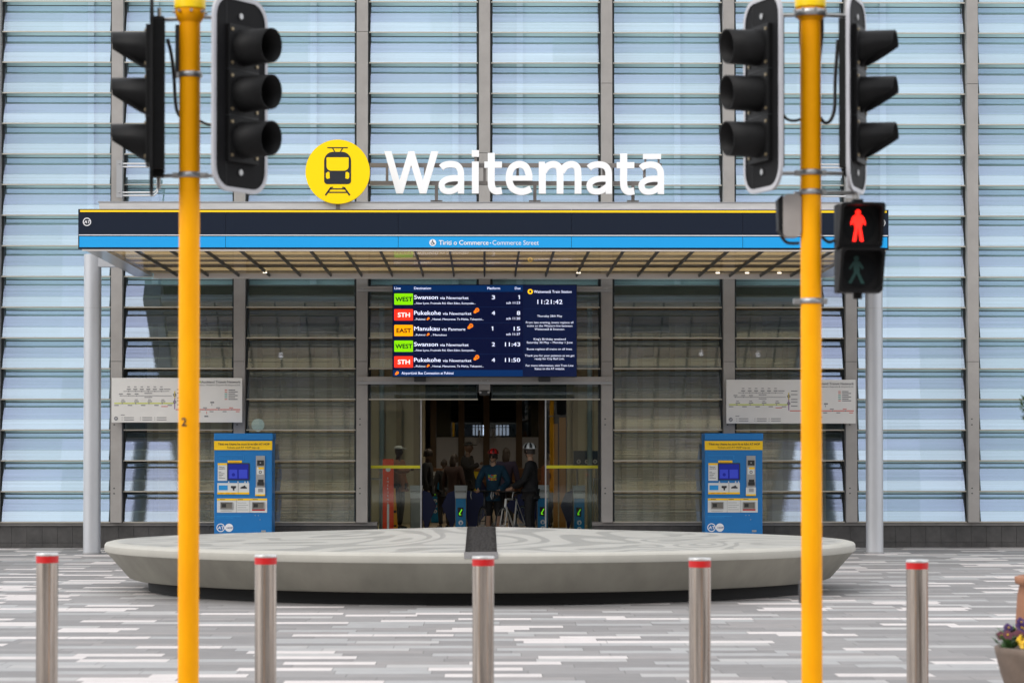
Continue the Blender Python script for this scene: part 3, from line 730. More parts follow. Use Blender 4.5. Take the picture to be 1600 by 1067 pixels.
T('Waitematā Train Station', 834, 457.8, 4.3, wpx=59); T('11:21:42', 859.2, 475, 7.2, 'c', wpx=39); flush('clock_display')
for s, y, wd in (('Thursday 28th May', 495.3, 39), ('From late evening, buses replace all', 505.3, 74), ('trains on the Western line between', 510.6, 71), ('Waitematā & Swanson.', 515.8, 47),
                 ("King's Birthday weekend", 531.3, 50), ('Saturday 30 May – Monday 1 June', 536.5, 71.5), ('Buses replace all trains on all lines.', 546.8, 71), ('Thank you for your patience as we get', 557, 77.5),
                 ('ready for City Rail Link.', 562, 46.5), ('For more information, visit Train Line', 572.5, 74.5), ('Status on the AT website.', 577.5, 47)):
    T(s, 858.8, y, 3.4, 'c', 0, wd)
tx.build('notice_text', Sc)
mb = MB()
for px in (656, 851): mb.box(qx(px) - .1, qx(px) + .1, .06, .3, qz(596), qz(589), M['black'])
mb.build('mounting_bracket', Sc)

# door sensor
t = thing('door_sensor', (X(757, 43.5), 43.5, Z(614, 43.5)), 'small black motion sensor above the open entrance doors', 'sensor')
mb = MB(); mb.box(-.09, .09, -.06, .06, -.045, .05, M['black']); mb.build('housing', t, bevel=.012)
mb = MB()
for s in (-1, 1): mb.sphere((s * .07, -.055, .01), .022, M['galv'], 10, 6)
mb.build('lens', t)

# ------------------------------------------------------------------ network map boards
def map_board(x0p, x1p, y0p, y1p, lab):
    Ym = 43.45; t = thing('network_map_board', (X(x0p, Ym), Ym, Z(y1p, Ym)), lab, 'map board', 'transit network map boards on the facade')
    W, H = X(x1p, Ym) - X(x0p, Ym), Z(y0p, Ym) - Z(y1p, Ym)
    mb = MB(); mb.box(0, W, 0, .04, 0, H, mat('map_face', (.62, .605, .58), .35, var=.04, scale=2)); mb.build('panel', t, bevel=.004)
    mb = MB(); ink_ = mat('map_ink', (.16, .16, .17), .6); g_ = mat('map_green', (.50, .55, .10), .6); r_ = mat('map_red', (.55, .10, .08), .6); pu = mat('map_purple', (.30, .18, .32), .6)
    ye = mat('map_yellow', (.6, .48, .05), .6); te = mat('map_teal', (.05, .30, .25), .6)
    y = -.002
    def ln(a, b2, z, h, m): mb.box(a * W, b2 * W, y - .0012, y, (z - h / 2) * H, (z + h / 2) * H, m)
    sm = lambda s, x, z, h, al='l', b_=0, w_=None, m=ink_: mb.text(s, x * W, z * H, h * H, y - .003, m, al, b_, None if w_ is None else w_ * W)
    ln(.09, .44, .70, .010, ink_); ln(.06, .46, .60, .010, ink_); ln(.02, .475, .43, .028, g_); ln(.49, .985, .29, .020, r_)
    mb.box(.478 * W, .486 * W, y - .0012, y, .30 * H, .70 * H, pu); mb.box(.478 * W, .486 * W, y - .0028, y - .0016, .55 * H, .70 * H, ye)
    for k in range(6): mb.disc(((.13 + .05 * k) * W, y - .004, .70 * H), .010, ink_, n=10); ln(.115 + .05 * k, .145 + .05 * k, .745, .022, ink_); ln(.12 + .05 * k, .14 + .05 * k, .80, .016, ink_)
    for k in range(3): mb.disc(((.07 + .06 * k) * W, y - .004, .60 * H), .009, ink_, n=10); ln(.055 + .06 * k, .085 + .06 * k, .64, .018, ink_)
    for k in range(9):
        a = .02 + .051 * k; ln(a, a + .034, .47 if k % 2 else .385, .018, ink_); 
        if k % 2: mb.disc(((a + .01) * W, y - .004, .43 * H), .011, ink_, n=10); ln(a + .004, a + .026, .51, .014, ink_)
    ln(.38, .43, .36, .016, r_); ln(.25, .31, .655, .016, ink_); ln(.25, .31, .565, .014, ink_); ln(.40, .45, .745, .016, ink_)
    for zz in (.62, .46): mb.disc((.482 * W, y - .004, zz * H), .028, ink_, n=18, r0=.014)
    for zz in (.74, .66, .55, .49, .40): ln(.50, .55, zz, .018, ink_)
    for k in range(7):
        a = .65 + .05 * k; ln(a, a + .03, .33 if k % 2 else .245, .018, ink_ if k < 5 else r_); 
        if k in (1, 3, 5): mb.disc(((a + .02) * W, y - .004, .29 * H), .011, ink_, n=10)
    ln(.755, .785, .45, .03, ink_); ln(.71, .74, .14, .03, ink_); ln(.765, .769, .40, .05, ink_); ln(.725, .729, .22, .06, r_)
    for k, m in enumerate((r_, r_, te, te, te, r_)): ln(.865, .885, .73 - .042 * k, .016, m); ln(.895, .945 + .02 * (k % 2), .73 - .042 * k, .018, ink_)
    for a in (.08, .22, .33): 
        for zz in (.11, .06): mb.disc((a * W, y - .003, zz * H), .007, ink_, n=8); ln(a + .015, a + .09, zz, .016, ink_)
    ln(.07, .10, .17, .014, ink_)
    sm('Auckland Transit Network', .985, .885, .055, 'r', .02, .30)
    sm('Stations, Western Express & AirportLink', .985, .825, .036, 'r', 0, .34)
    mb.disc((.675 * W, y - .003, .91 * H), .017, mat('map_dot', (.15, .40, .05), .6), n=16)
    mb.disc((.02 * W + .03, y - .002, .09 * H), .035, ink_, n=20); mb.text('AT', .02 * W + .03, .09 * H - .012, .024, y - .004, M['whitel'], 'c', .02)
    mb.build('map_print', t)
    mb = MB()
    for xx in (.06, W - .06): mb.box(xx - .02, xx + .02, .04, .16, H * .2, H * .8, M['steelgrey'])
    mb.build('fixing', t)
map_board(174.5, 378.5, 590.5, 660, 'pale grey transit network map board on the facade left of the entrance')
map_board(1135, 1337, 593, 661.5, 'pale grey transit network map board on the facade right of the entrance')

# ------------------------------------------------------------------ ticket machines
def ticket_machine():
    Ym = 42.95; s = Ym / F      # metres per photo pixel
    t = thing('ticket_machine', (0, Ym, 0), 'blue ticket machine left of the entrance doors', 'ticket machine', 'blue ticket machines')
    W, H = 90 * s, Z(676.8, Ym)
    blue = mat('machine_blue', lin((0, 110, 178)), .45, coat=.05, var=.04, scale=3); body2 = mat('machine_side', lin((0, 80, 140)), .4)
    yel = mat('machine_yellow', lin((240, 195, 0)), .45); wh = mat('machine_white', (.62, .63, .62), .45); inkm = mat('machine_ink', (.02, .02, .025), .5)
    st = mat('machine_steel', (.38, .38, .38), .35, .5); gap = mat('machine_slot', (.02, .02, .02), .4)
    def p(x): return (x - 45) * s
    def z(y): return H - y * s
    mb = MB(); mb.box(-W / 2, W / 2, .012, .62, .06, H - 9 * s, blue); mb.box(-W / 2 + .03, W / 2 - .03, .04, .6, 0.004, .06, M['dark'])
    mb.build('cabinet', t, bevel=.008)
    mb = MB(); mb.box(-W / 2 - .004, W / 2 + .014, -.012, .64, z(10.5), H, blue); mb.build('top_cap', t, bevel=.008)
    mb = MB(); mb.box(-W / 2 - .002, W / 2 + .004, -.004, .012, z(26), z(12), yel)
    mb.text('Tikiti me Utaina he moni ki te kāri AT HOP', 0 + .01, z(18.4), 3.3 * s, -.007, inkm, 'c', .02, 80 * s)
    mb.text('Tickets and AT HOP top-up', 0, z(23.6), 3.2 * s, -.007, inkm, 'c', 0, 51 * s)
    mb.build('header_strip', t)
    mb = MB(); y = .004
    mb.box(p(5.5), p(20), y, .013, z(74), z(46.5), wh); mb.box(p(5.5), p(20), y - .003, y, z(49.5), z(46.5), yel)
    mb.text('Tikiti me', p(7), z(53.5), 1.8 * s, y - .003, inkm, bold=.02); mb.text('moni ki te', p(7), z(56), 1.8 * s, y - .003, inkm, bold=.02)
    for k in range(5): mb.box(p(7), p(11 + (k * 5) % 7), y - .003, y - .001, z(60.6 + k * 2.4), z(60 + k * 2.4), inkm)
    mb.box(p(21), p(43), y, .013, z(46), z(42.5), yel); mb.box(p(23), p(40), y - .003, y - .001, z(44.8), z(43.9), mat('machine_orange', lin((200, 110, 0)), .5))
    mb.box(p(5.5), p(45), y, .013, z(35), z(34.4), mat('machine_lightblue', lin((30, 140, 205)), .4))
    mb.text('Tickets and top-up', p(6.5), z(41), 2.4 * s, .006, mat('machine_lightblue'), width=34 * s)
    mb.box(p(45), p(45.6), .006, .013, z(42), z(34.4), mat('machine_lightblue'))
    # tickets info panels
    mb.box(p(5), p(54.5), y, .013, z(95), z(77.5), wh); mb.box(p(5), p(54.5), y - .003, y, z(95), z(92), yel)
    mb.box(p(7), p(21), y - .003, y, z(88.5), z(81), mat('machine_lightblue')); mb.box(p(37.2), p(37.7), y - .003, y - .001, z(95), z(77.5), inkm)
    for k in range(3): mb.box(p(9 + k * 9), p(15 + k * 9), y - .006, y - .004, z(94), z(93.2), mat('machine_orange'))
    mb.build('info_panel', t)
    mb = MB(); mb.box(p(20.6), p(55), -.0, .013, z(73), z(46.3), inkm)
    mb.box(p(22), p(53.5), -.004, 0, z(71.5), z(48), em('machine_screen', (24, 34, 128), .35)); mb.box(p(23.5), p(36), -.007, -.0045, z(70), z(56.5), em('machine_button', (50, 62, 168), .35))
    mb.box(p(38.5), p(51.5), -.007, -.0045, z(70), z(56.5), em('machine_button', (50, 62, 168), .35)); mb.disc((p(30), -.009, z(64.5)), 2.6 * s, em('machine_screen', (24, 34, 128), .35), n=16)
    mb.build('touch_screen', t)
    for xx in (22.6, 37, 48, 52.4):
        pass
    mb = MB()
    for xx in (22.6, 37, 48, 52.4): mb.poly([(p(xx) - 1.3 * s, z(77)), (p(xx) + 1.3 * s, z(77)), (p(xx), z(74))], .003, wh)
    mb.poly([(p(26), z(82)), (p(34), z(82)), (p(34), z(85)), (p(31.5), z(86)), (p(31.5), z(89)), (p(29), z(89)), (p(29), z(86)), (p(26), z(85))], -.001, inkm)
    mb.poly([(p(41), z(84)), (p(45), z(82.4)), (p(48), z(81)), (p(49), z(83.5)), (p(51), z(84)), (p(51), z(86)), (p(41), z(86))], -.001, inkm)
    mb.build('symbols', t)
    # payment column
    mb = MB(); mb.box(p(65), p(79), -.006, .013, z(88), z(35), st); mb.build('payment_panel', t, bevel=.003)
    mb = MB(); mb.box(p(67), p(77.5), -.02, -.006, z(50), z(42), gap); mb.disc((p(72), -.022, z(46)), .012, st, n=12); mb.build('card_reader', t, bevel=.003)
    mb = MB(); mb.box(p(66.5), p(77.5), -.009, -.006, z(64), z(53), wh); mb.box(p(69), p(77.5), -.012, -.009, z(56), z(53), yel); mb.disc((p(72), -.012, z(60.5)), 2.3 * s, gap, r0=1.4 * s, n=18); mb.build('coin_slot', t)
    mb = MB(); mb.box(p(67.5), p(77.5), -.04, -.006, z(81), z(76), gap); mb.box(p(68.5), p(77), -.012, -.006, z(76), z(72), gap); mb.build('keypad', t, bevel=.003)
    mb = MB(); mb.box(p(64), p(79.5), -.012, -.007, z(97.5), z(84.5), wh); mb.box(p(64), p(79.5), -.014, -.012, z(97.5), z(95), yel); mb.box(p(68.5), p(76), -.015, -.012, z(91.5), z(86), st); mb.build('contactless_reader', t)
    # trays
    mb = MB(); mb.box(p(4.5), p(82.5), .004, .013, z(123.5), z(101.5), wh); mb.box(p(4.5), p(82.5), .001, .004, z(104.5), z(101.5), yel)
    for xx in (34.5, 55.3): mb.box(p(xx), p(xx + .5), -.001, .001, z(123.5), z(101.5), st)
    for k in range(4): mb.box(p(36.5), p(50 + (k % 2) * 3), .002, .004, z(108.6 + k * 3.6), z(108 + k * 3.6), mat('machine_ink2', (.25, .25, .25), .5))
    for xx in (9, 37, 60): mb.box(p(xx), p(xx + 8), -.001, .001, z(103.4), z(102.6), inkm)
    mb.box(p(59), p(79), .001, .004, z(120.6), z(118.2), mat('machine_red', lin((190, 40, 40)), .5)); mb.box(p(10), p(28), .002, .004, z(121.8), z(121.2), mat('machine_ink2')); mb.build('tray_surround', t)
    for xx in (9.5, 59):
        mb = MB(); a, b2 = p(xx), p(xx + 19.5); z0, z1 = z(117), z(108)
        mb.box(a, b2, -.016, .003, z1, z1 + .012, st); mb.box(a, b2, -.016, .003, z0 - .01, z0, st); mb.box(a, a + .012, -.016, .003, z0, z1, st); mb.box(b2 - .012, b2, -.016, .003, z0, z1, st)
        mb.box(a + .012, b2 - .012, -.004, .0, z0, z1, mat('machine_flap', (.16, .15, .13), .3)); mb.box(a + .03, a + .10, -.007, -.005, z0 + .02, z1 - .02, gap); mb.build('tray', t)
    mb = MB()
    for xx, yy in ((64, 128), (69, 128), (71.5, 134.5)): mb.disc((p(xx), .008, z(yy)), .008, st, n=10)
    mb.box(p(73.5), p(80.5), .007, .011, z(154), z(151), M['galv'])
    mb.box(p(4), p(42), .009, .011, z(130.0), z(129.2), mat('machine_lightblue')); mb.box(p(4), p(30), .009, .011, z(132.0), z(131.4), mat('machine_lightblue')); mb.build('lock', t)
    mb = MB(); at_logo(mb, p(10.2), z(147), 6.6 * s, .007, M['whitel'], blue); mb.disc((p(23.2), .008, z(147)), 6.4 * s, M['whitel'], n=32)
    mb.text('HOP', p(24), z(148.6), 2.8 * s, .005, mat('machine_hop', lin((40, 60, 120)), .5), 'c', .02, 9 * s, shear=.2); mb.build('emblem', t)
    return t
tm = ticket_machine(); tm.location.x = X(380, 42.95)
tm2 = copy_tree(tm); tm2.location.x = X(1146.3, 42.95); tm2['label'] = 'blue ticket machine right of the entrance doors'

# ------------------------------------------------------------------ round bench
BY, BR, BS = 31.2, 4.652, .817
Bn = thing('round_bench', (-.048, BY, 0), 'huge low round concrete seat with swirl pattern on its top in the plaza', 'bench')
conc = mat('bench_concrete', (.30, .285, .24), .6, var=.10, scale=1.6, bump=.08)
# rain stains that run down the tapered side
_t = conc.node_tree; _b = _t.nodes['Principled BSDF']; _src = _b.inputs['Base Color'].links[0].from_socket
_n = N(_t, 'ShaderNodeTexNoise'); _n.inputs['Scale'].default_value = 1; _n.inputs['Detail'].default_value = 5; _tc = N(_t, 'ShaderNodeTexCoord'); _m = N(_t, 'ShaderNodeMapping'); _m.inputs['Scale'].default_value = (5, 5, .5)
_t.links.new(_tc.outputs['Object'], _m.inputs[0]); _t.links.new(_m.outputs[0], _n.inputs['Vector'])
_mu = N(_t, 'ShaderNodeMixRGB', blend_type='MULTIPLY'); _mu.inputs[0].default_value = 1; _t.links.new(_src, _mu.inputs[1]); _t.links.new(math_(_t, 'ADD', math_(_t, 'MULTIPLY', _n.outputs['Fac'], .4), .8), _mu.inputs[2]); _t.links.new(_mu.outputs[0], _b.inputs['Base Color'])
def btop(r_): return .6 + .175 * (1 - r_ / BR) if r_ > .5 else .6 + .175 * (1 - .5 / BR) + .01 * (1 - (r_ / .5) ** 2)
mb = MB(); bm_ = bench_mat()
mb.lathe([(q, btop(q)) for q in (.001, .25, .5, 1.0, 2.0, 3.0, 4.0, BR - .15)], bm_, n=160, sy=BS, smooth=False); mb.lathe([(BR - .15, btop(BR - .15)), (BR - .06, .600), (BR - .015, .588), (BR, .568)], mat('bench_rim', (.41, .395, .35), .55, var=.08, scale=2, bump=.04), n=160, sy=BS)
mb.lathe([(BR, .568), (BR + .005, .50), (BR - .005, .488)], mat('bench_rim'), n=160, sy=BS)
mb.lathe([(BR - .005, .488), (BR - .015, .484), (BR - .30, .165), (BR - .34, .15), (BR - .40, .145), (3.3, .145)], conc, n=160, sy=BS); mb.build('seat_slab', Bn)
mb = MB(); mb.lathe([(4.12, .16), (4.12, 0.004)], mat('bench_plinth_shade', (.012, .012, .012), .8), n=96, sy=BS * .97); mb.build('plinth', Bn)  # near-black base: the shade under the seat is put into its colour
slate = mat('slate_strip', (.022, .020, .019), .75, spec=.05, var=.6, scale=7, stretch=(1, 3, 1)); eg = mat('engraving', (.12, .11, .105), .7, spec=.1)
et = MB(); NS = 24
def bz(y): return btop(min(BR - .02, -y / BS)) + .008
ys = [-BR * BS + .03 + k * (BR * BS - .05) / NS for k in range(NS + 1)]
vs = []
for y in ys: vs += [(-.165, y, bz(y)), (.185, y, bz(y)), (.185, y, bz(y) - .03), (-.165, y, bz(y) - .03)]
fs = []
for k in range(NS):
    for j in range(4): q = (j + 1) % 4; fs.append((k * 4 + j, k * 4 + q, k * 4 + 4 + q, k * 4 + 4 + j))
fs += [(0, 3, 2, 1), (NS * 4, NS * 4 + 1, NS * 4 + 2, NS * 4 + 3)]
et.add(vs, fs, slate)
rr_ = random.Random(5)
for k in range(34):
    yy = -BR * BS + .1 + k * .107; x0 = -.14 + rr_.random() * .05
    while x0 < .13:
        l = .02 + rr_.random() * .05; et.add([(x0, yy, bz(yy) + .003), (x0 + l, yy, bz(yy) + .003), (x0 + l, yy + .022, bz(yy + .022) + .003), (x0, yy + .022, bz(yy + .022) + .003)], [(0, 1, 2, 3)], eg); x0 += l + .012
et.build('inlay_strip', Bn)
stl = MB(); stl.box(-.175, .195, -BR * BS - .008, -BR * BS + .04, .545, .617, mat('polished_edge', (.55, .55, .56), .2, .9)); stl.build('steel_edge', Bn)

# ------------------------------------------------------------------ bollards
def bollard(rz):
    t = thing('bollard', (0, 0, 0), 'x', 'bollard', 'stainless steel bollards in a row'); s = .0735
    st = mat('stainless_reflection_streaks', (.50, .44, .39), .24, 1.0, var=.45, scale=38, stretch=(1, 1, .03))  # vertical streaks in the colour imitate reflections on the steel
    mb = MB(); mb.tube([(0, 0, .01), (0, 0, .990)], s, st, 40); mb.build('post', t)
    mb = MB(); mb.tube([(0, 0, .951), (0, 0, .996)], s + .0015, mat('reflective_red', (.55, .004, .006), .45), 40); mb.build('red_band', t)
    mb = MB(); mb.lathe([(s, .995), (s + .002, .996), (s + .002, 1.002), (s + .002, 1.010), (s, 1.0135), (s - .006, 1.014), (.001, 1.014)], mat('bollard_cap', (.62, .61, .60), .35, .7), n=40); mb.build('cap', t)
    mb = MB(); mb.lathe([(s + .03, .004), (s + .028, .014), (s, .016)], st, n=32); mb.build('base_flange', t)
    return t
b0 = bollard(0)
blabs = ['steel bollard with red band at the far left of the row', 'steel bollard with red band just right of the left yellow pole', 'steel bollard with red band in front of the slate strip on the bench',
         'steel bollard with red band just left of the right yellow pole', 'steel bollard with red band at the right end beside the flower bowl']
for k, (px, py) in enumerate(((73.5, 863.5), (415, 866), (755, 868.5), (1093.5, 871), (1433.3, 874))):
    o = b0 if k == 0 else copy_tree(b0)
    Yb = 16.9; o.location = (X(px, Yb, 960), Yb, Z(py, Yb, px) - 1.014); o['label'] = blabs[k]; o.rotation_euler = (0, 0, k * .9)
for o in [o for o in COL.objects if o.parent is None and o.name.startswith('bollard')]:
    h = o.location.z + 1.014; o.location.z = 0; o.scale = (1, 1, h / 1.014)

# ------------------------------------------------------------------ traffic signals
YP = 15.0; sp_ = YP / F
orange = mat('pole_orange_yellow', lin((255, 168, 0)), .5, spec=.15, var=.14, scale=5, stretch=(1, 1, .3))
capy = mat('pole_cap_yellow', lin((255, 214, 0)), .35)
def pole(px, lab, ytop, number):
    cx = X(px, YP, 600); t = thing('signal_pole', (cx, YP, 0), lab, 'signal pole', 'yellow signal poles')
    mb = MB(); mb.tube([(0, 0, .0), (0, 0, Z(ytop, YP))], .0625, orange, 40); mb.build('shaft', t)
    zt = Z(ytop, YP)
    mb = MB(); mb.lathe([(.06, zt - .085), (.078, zt - .06), (.088, zt - .03), (.088, zt)], orange, n=32); mb.build('collar', t)
    mb = MB(); mb.lathe([(.088, zt), (.094, zt + .001), (.094, zt + .004), (.094, zt + .01), (.094, zt + .1), (.094, zt + .32), (.05, zt + .40), (.001, zt + .41)], capy, n=32)
    mb.build('cap', t)
    mb = MB()
    for k in range(8):
        a = 2 * PI * k / 8 + .2; mb.tube([(.09 * math.cos(a), .09 * math.sin(a), zt - .02), (.105 * math.cos(a), .105 * math.sin(a), zt - .02)], .009, M['galv'], 8)
    if number == 0: mb.lathe([(.093, zt - .055), (.098, zt - .05), (.098, zt - .02), (.093, zt - .015)], M['galv'], n=32)
    mb.build('collar_bolts', t)
    mb = MB(); mb.lathe([(.14, .0), (.14, .02), (.075, .03), (.07, .09), (.0625, .1)], orange, n=32); mb.build('base', t)
    if number:
        mb = MB(); P, fs, bb = glyphs('2', .02); hh = .052; k_ = hh / (bb[3] - bb[2])
        vs = []
        for p in P:
            xx = (p[0] - (bb[0] + bb[1]) / 2) * k_; zz = (p[1] - bb[2]) * k_; a = -PI / 2 + (xx - .022) / .0625
            vs.append((.0662 * math.cos(a), .0662 * math.sin(a), Z(666, YP) + zz))
        mb.add(vs, fs, M['black']); mb.build('number', t)
    return t, cx
def clamp(t, y, l, r_):       # band round the pole with two ears
    z = Z(y, YP); mb = MB()
    mb.lathe([(.063, z - .016), (.069, z - .016), (.069, z + .016), (.063, z + .016)], M['galv'], n=28)
    mb.box(-l * sp_, -.06, -.022, .022, z - .017, z + .013, M['galv']); mb.box(.06, r_ * sp_, -.022, .022, z - .017, z + .013, M['galv'])
    for xx in (-l * sp_ + .02, r_ * sp_ - .02): mb.tube([(xx, -.035, z), (xx, .035, z)], .009, M['galv'], 8)
    mb.build('clamp', t)
PL, cxl = pole(295.3, 'tall orange-yellow signal pole on the left with the number 2 on it', 16, 1)
PR, cxr = pole(1267.6, 'tall orange-yellow signal pole on the right carrying the pedestrian signal', 12, 0)
clamp(PL, 118, 20, 19); clamp(PL, 274.5, 26, 29); clamp(PR, 269.5, 25, 24); clamp(PR, 300, 18, 24); clamp(PR, 470, 28, 25)
def cable(t, pts, cx, r_=.009, nm='cable'):
    pts = [Vector((X(a, YP, b2) - cx, y, Z(b2, YP))) for a, b2, y in pts]
    out = []
    for i in range(len(pts) - 1):
        p0 = pts[max(i - 1, 0)]; p1 = pts[i]; p2 = pts[i + 1]; p3 = pts[min(i + 2, len(pts) - 1)]
        for k in range(5):
            s = k / 5; out.append(.5 * ((2 * p1) + (-p0 + p2) * s + (2 * p0 - 5 * p1 + 4 * p2 - p3) * s * s + (-p0 + 3 * p1 - 3 * p2 + p3) * s ** 3))
    out.append(pts[-1]); mb = MB(); mb.tube(out, r_, M['black'], 8); mb.build(nm, t)
cable(PL, [(260, 60, .05), (266, 85, .06), (270, 120, .06), (272, 155, .06), (276, 175, .05), (286, 187, .02)], cxl, .011)
cable(PL, [(306, 186, .03), (316, 191, .04), (324, 194, .05), (335, 195, .06)], cxl, .008)
cable(PR, [(1222, 170, .05), (1230, 183, .05), (1242, 187, .04), (1256, 184, .02)], cxr, .009)
cable(PR, [(1280, 180, .02), (1290, 190, .04), (1300, 185, .05), (1306, 165, .05), (1307, 120, .05), (1311, 60, .05)], cxr, .011)
cable(PR, [(1252, 24, .0), (1251, 50, .01), (1254, 95, .02)], cxr, .010); cable(PR, [(1284, 24, .0), (1285, 50, .01), (1281, 95, .02)], cxr, .010)
cable(PR, [(1222, 368, .05), (1232, 378, .05), (1250, 379, .03)], cxr, .010); cable(PR, [(1284, 368, .02), (1296, 377, .04), (1310, 372, .05)], cxr, .010)
mb = MB(); z0 = Z(122, YP); mb.box(-.088, -.062, -.0, .03, z0, Z(40, YP), M['dark']); mb.build('conduit', PL)
# push button box behind the right pole
mb = MB(); mb.box(-.068, -.03, .02, .10, Z(944, YP), Z(908, YP), M['black']); mb.build('push_button_box', PR, bevel=.01)

dk = mat('visor_black', (.009, .009, .0095), .55, spec=.18, var=.3, scale=9, bump=.08)
wb = mat('board_border', (.46, .46, .49), .45)
def head(px, py, th, lab, tunnel, P, cxp, depth=0, edge=None):
    t = thing('traffic_signal', (X(px, YP, py), YP + depth, Z(py, YP)), lab, 'traffic light', 'three lamp traffic signals', rz=R(th))
    W, H = .475, 1.135
    bd = MB(); bd.poly(rrect(-W / 2, W / 2, -H / 2, H / 2, .12, .12), -.008, mat('board_face', (.010, .010, .011), .7, spec=.12, var=.15, scale=5), thick=.012)
    for z in (-.47, .47): bd.disc((0, -.016, z), .018, M['galv'], y0=.01, n=12)
    for x in (-.135,): bd.box(x - .001, x + .001, -.0095, -.008, -H / 2, H / 2, M['black'])
    bd.build('backboard', t)
    a = rrect(-W / 2 - .022, W / 2 + .022, -H / 2 - .022, H / 2 + .022, .14, .14); b2 = rrect(-W / 2 + .004, W / 2 - .004, -H / 2 + .004, H / 2 - .004, .12, .12)
    bo = MB(); n = len(a)
    for yy in (-.013, .006):
        bo.add([(p[0], yy, p[1]) for p in a] + [(p[0], yy, p[1]) for p in b2], [(k, (k + 1) % n, n + (k + 1) % n, n + k) for k in range(n)], wb if yy < 0 else M['dark'])
    bo.add([(p[0], -.013, p[1]) for p in a] + [(p[0], .006, p[1]) for p in a], [(k, n + k, n + (k + 1) % n, (k + 1) % n) for k in range(n)], edge or wb)
    bo.build('board_border', t)
    hs = MB(); hs.box(-.135, .135, .006, .075, -.45, .45, dk); hs.box(-.14, .14, -.038, -.008, -.415, .41, dk)
    for z in (-.138, .138): hs.box(-.142, .142, -.040, -.008, z - .004, z + .004, M['dark'])
    hs.box(-.05, .05, .0, .07, .45, .475, dk); hs.box(-.05, .05, .0, .07, -.49, -.45, dk); hs.tube([(0, .04, .47), (0, .04, .53)], .012, M['galv'], 8); hs.tube([(0, .04, -.49), (0, .04, -.56)], .012, M['galv'], 8)
    for k, (nm, c) in enumerate((('red_lens', (.10, .006, .005)), ('amber_lens', (.07, .025, .003)), ('green_lens', (.004, .03, .025)))):
        z = .277 - .277 * k + .0
        ls = MB(); prof = [(.098, 0), (.09, .012), (.06, .024), (.001, .03)]
        vs = []; fs = []; n = 24
        for r_, h in prof:
            for j in range(n): vs.append((r_ * math.cos(2 * PI * j / n), -.040 - h * .6, z + r_ * math.sin(2 * PI * j / n)))
        for i in range(3):
            for j in range(n): q = (j + 1) % n; fs.append((i * n + j, i * n + q, (i + 1) * n + q, (i + 1) * n + j))
        ls.add(vs, fs, mat(nm, c, .15), True); ls.build(nm, t)
        vz = MB(); n = 40; rin, rout = .104, .109; vs = []; fs = []
        for j in range(n):
            a_ = 2 * PI * j / n; h = rout * (1 + math.sin(a_))
            Lf = (.205 + .01 * math.sin(a_)) if tunnel else min(.205, .012 + .205 * h / .135)
            ta = 1 - .05 * Lf / .2
            for rr, yy in ((rout, -.038), (rout * ta, -.038 - Lf), (rin * ta, -.038 - Lf), (rin, -.04)):
                vs.append((rr * math.cos(a_), yy, z + rr * math.sin(a_)))
        for j in range(n):
            q = (j + 1) % n
            for i in range(3): fs.append((j * 4 + i, j * 4 + i + 1, q * 4 + i + 1, q * 4 + i))
        vz.add(vs, fs, dk, True); vz.build('visor', t)
        for sx_ in (-1, 1):
            for sz_ in (-1, 1): hs.disc((sx_ * .118, -.046, z + sz_ * .10), .010, mat('brass_screw', (.30, .24, .15), .4, .6), y0=.008, n=10)
    hs.build('housing', t, bevel=.004)
    return t
def arms(t, px, ys, cxp, dx):
    for y in ys:
        mb = MB(); mb.tube([(dx * .06, .02, Z(y, YP)), (X(px, YP, y) - cxp, .05, Z(y, YP))], .012, M['galv'], 10); mb.build('arm', t)
head(238, 151, -83, 'black traffic signal facing left on the left side of the left pole', 0, PL, cxl, edge=dk)
head(374, 149, 57, 'black traffic signal with white bordered board on the right side of the left pole', 1, PL, cxl)
head(1193, 147, -71, 'black traffic signal with white bordered board on the left side of the right pole', 1, PR, cxr)
head(1337, 148, 70, 'black traffic signal facing right above the pedestrian signal', 0, PR, cxr)
arms(PL, 250, (30, 274.5), cxl, -1); arms(PL, 366, (27, 274.5), cxl, 1); arms(PR, 1205, (22, 269.5), cxr, -1); arms(PR, 1325, (22, 269.5), cxr, 1); arms(PR, 1345, (300,), cxr, 1)

# pedestrian signal
t = thing('pedestrian_signal', (X(1340.7, YP, 390), YP - .05, 0), 'black pedestrian signal with a lit red standing figure on the right pole', 'pedestrian signal', rz=R(4))
def pz(y): return Z(y, YP - .05)
hw = .134
for nm, ya, yb in (('red_module', 318, 387.5), ('green_module', 388.5, 457)):
    z1, z0 = pz(ya), pz(yb); mb = MB()
    mb.box(-hw, hw, .0, .10, z0, z1, dk); mb.build(nm, t, bevel=.008)
    hd = MB(); n = 8
    a = rrect(-hw, hw, z0 + .002, z1 - .002, .02, .02, 5); b2 = rrect(-hw + .016, hw - .016, z0 + .02, z1 - .016, .03, .03, 5); n = len(a)
    for yy, fl in ((-.11, 0), (0, 0)):
        pass
    # square hood, deeper at the top
    def yy(z): return -.03 - .10 * (z - z0) / (z1 - z0)
    hd.add([(p[0], yy(p[1]), p[1]) for p in a] + [(p[0], yy(p[1]), p[1]) for p in b2], [(k, (k + 1) % n, n + (k + 1) % n, n + k) for k in range(n)], dk)
    hd.add([(p[0], yy(p[1]), p[1]) for p in a] + [(p[0], 0, p[1]) for p in a], [(k, n + k, n + (k + 1) % n, (k + 1) % n) for k in range(n)], dk)
    hd.add([(p[0], yy(p[1]), p[1]) for p in b2] + [(p[0], 0, p[1]) for p in b2], [(k, (k + 1) % n, n + (k + 1) % n, n + k) for k in range(n)], dk)
    hd.build('hood', t)
    ls = MB(); ls.disc((0, -.004, (z0 + z1) / 2), .098, mat('ped_lens', (.004, .005, .006), .4, spec=.15), n=32); ls.build('lens', t)
kk = sp_
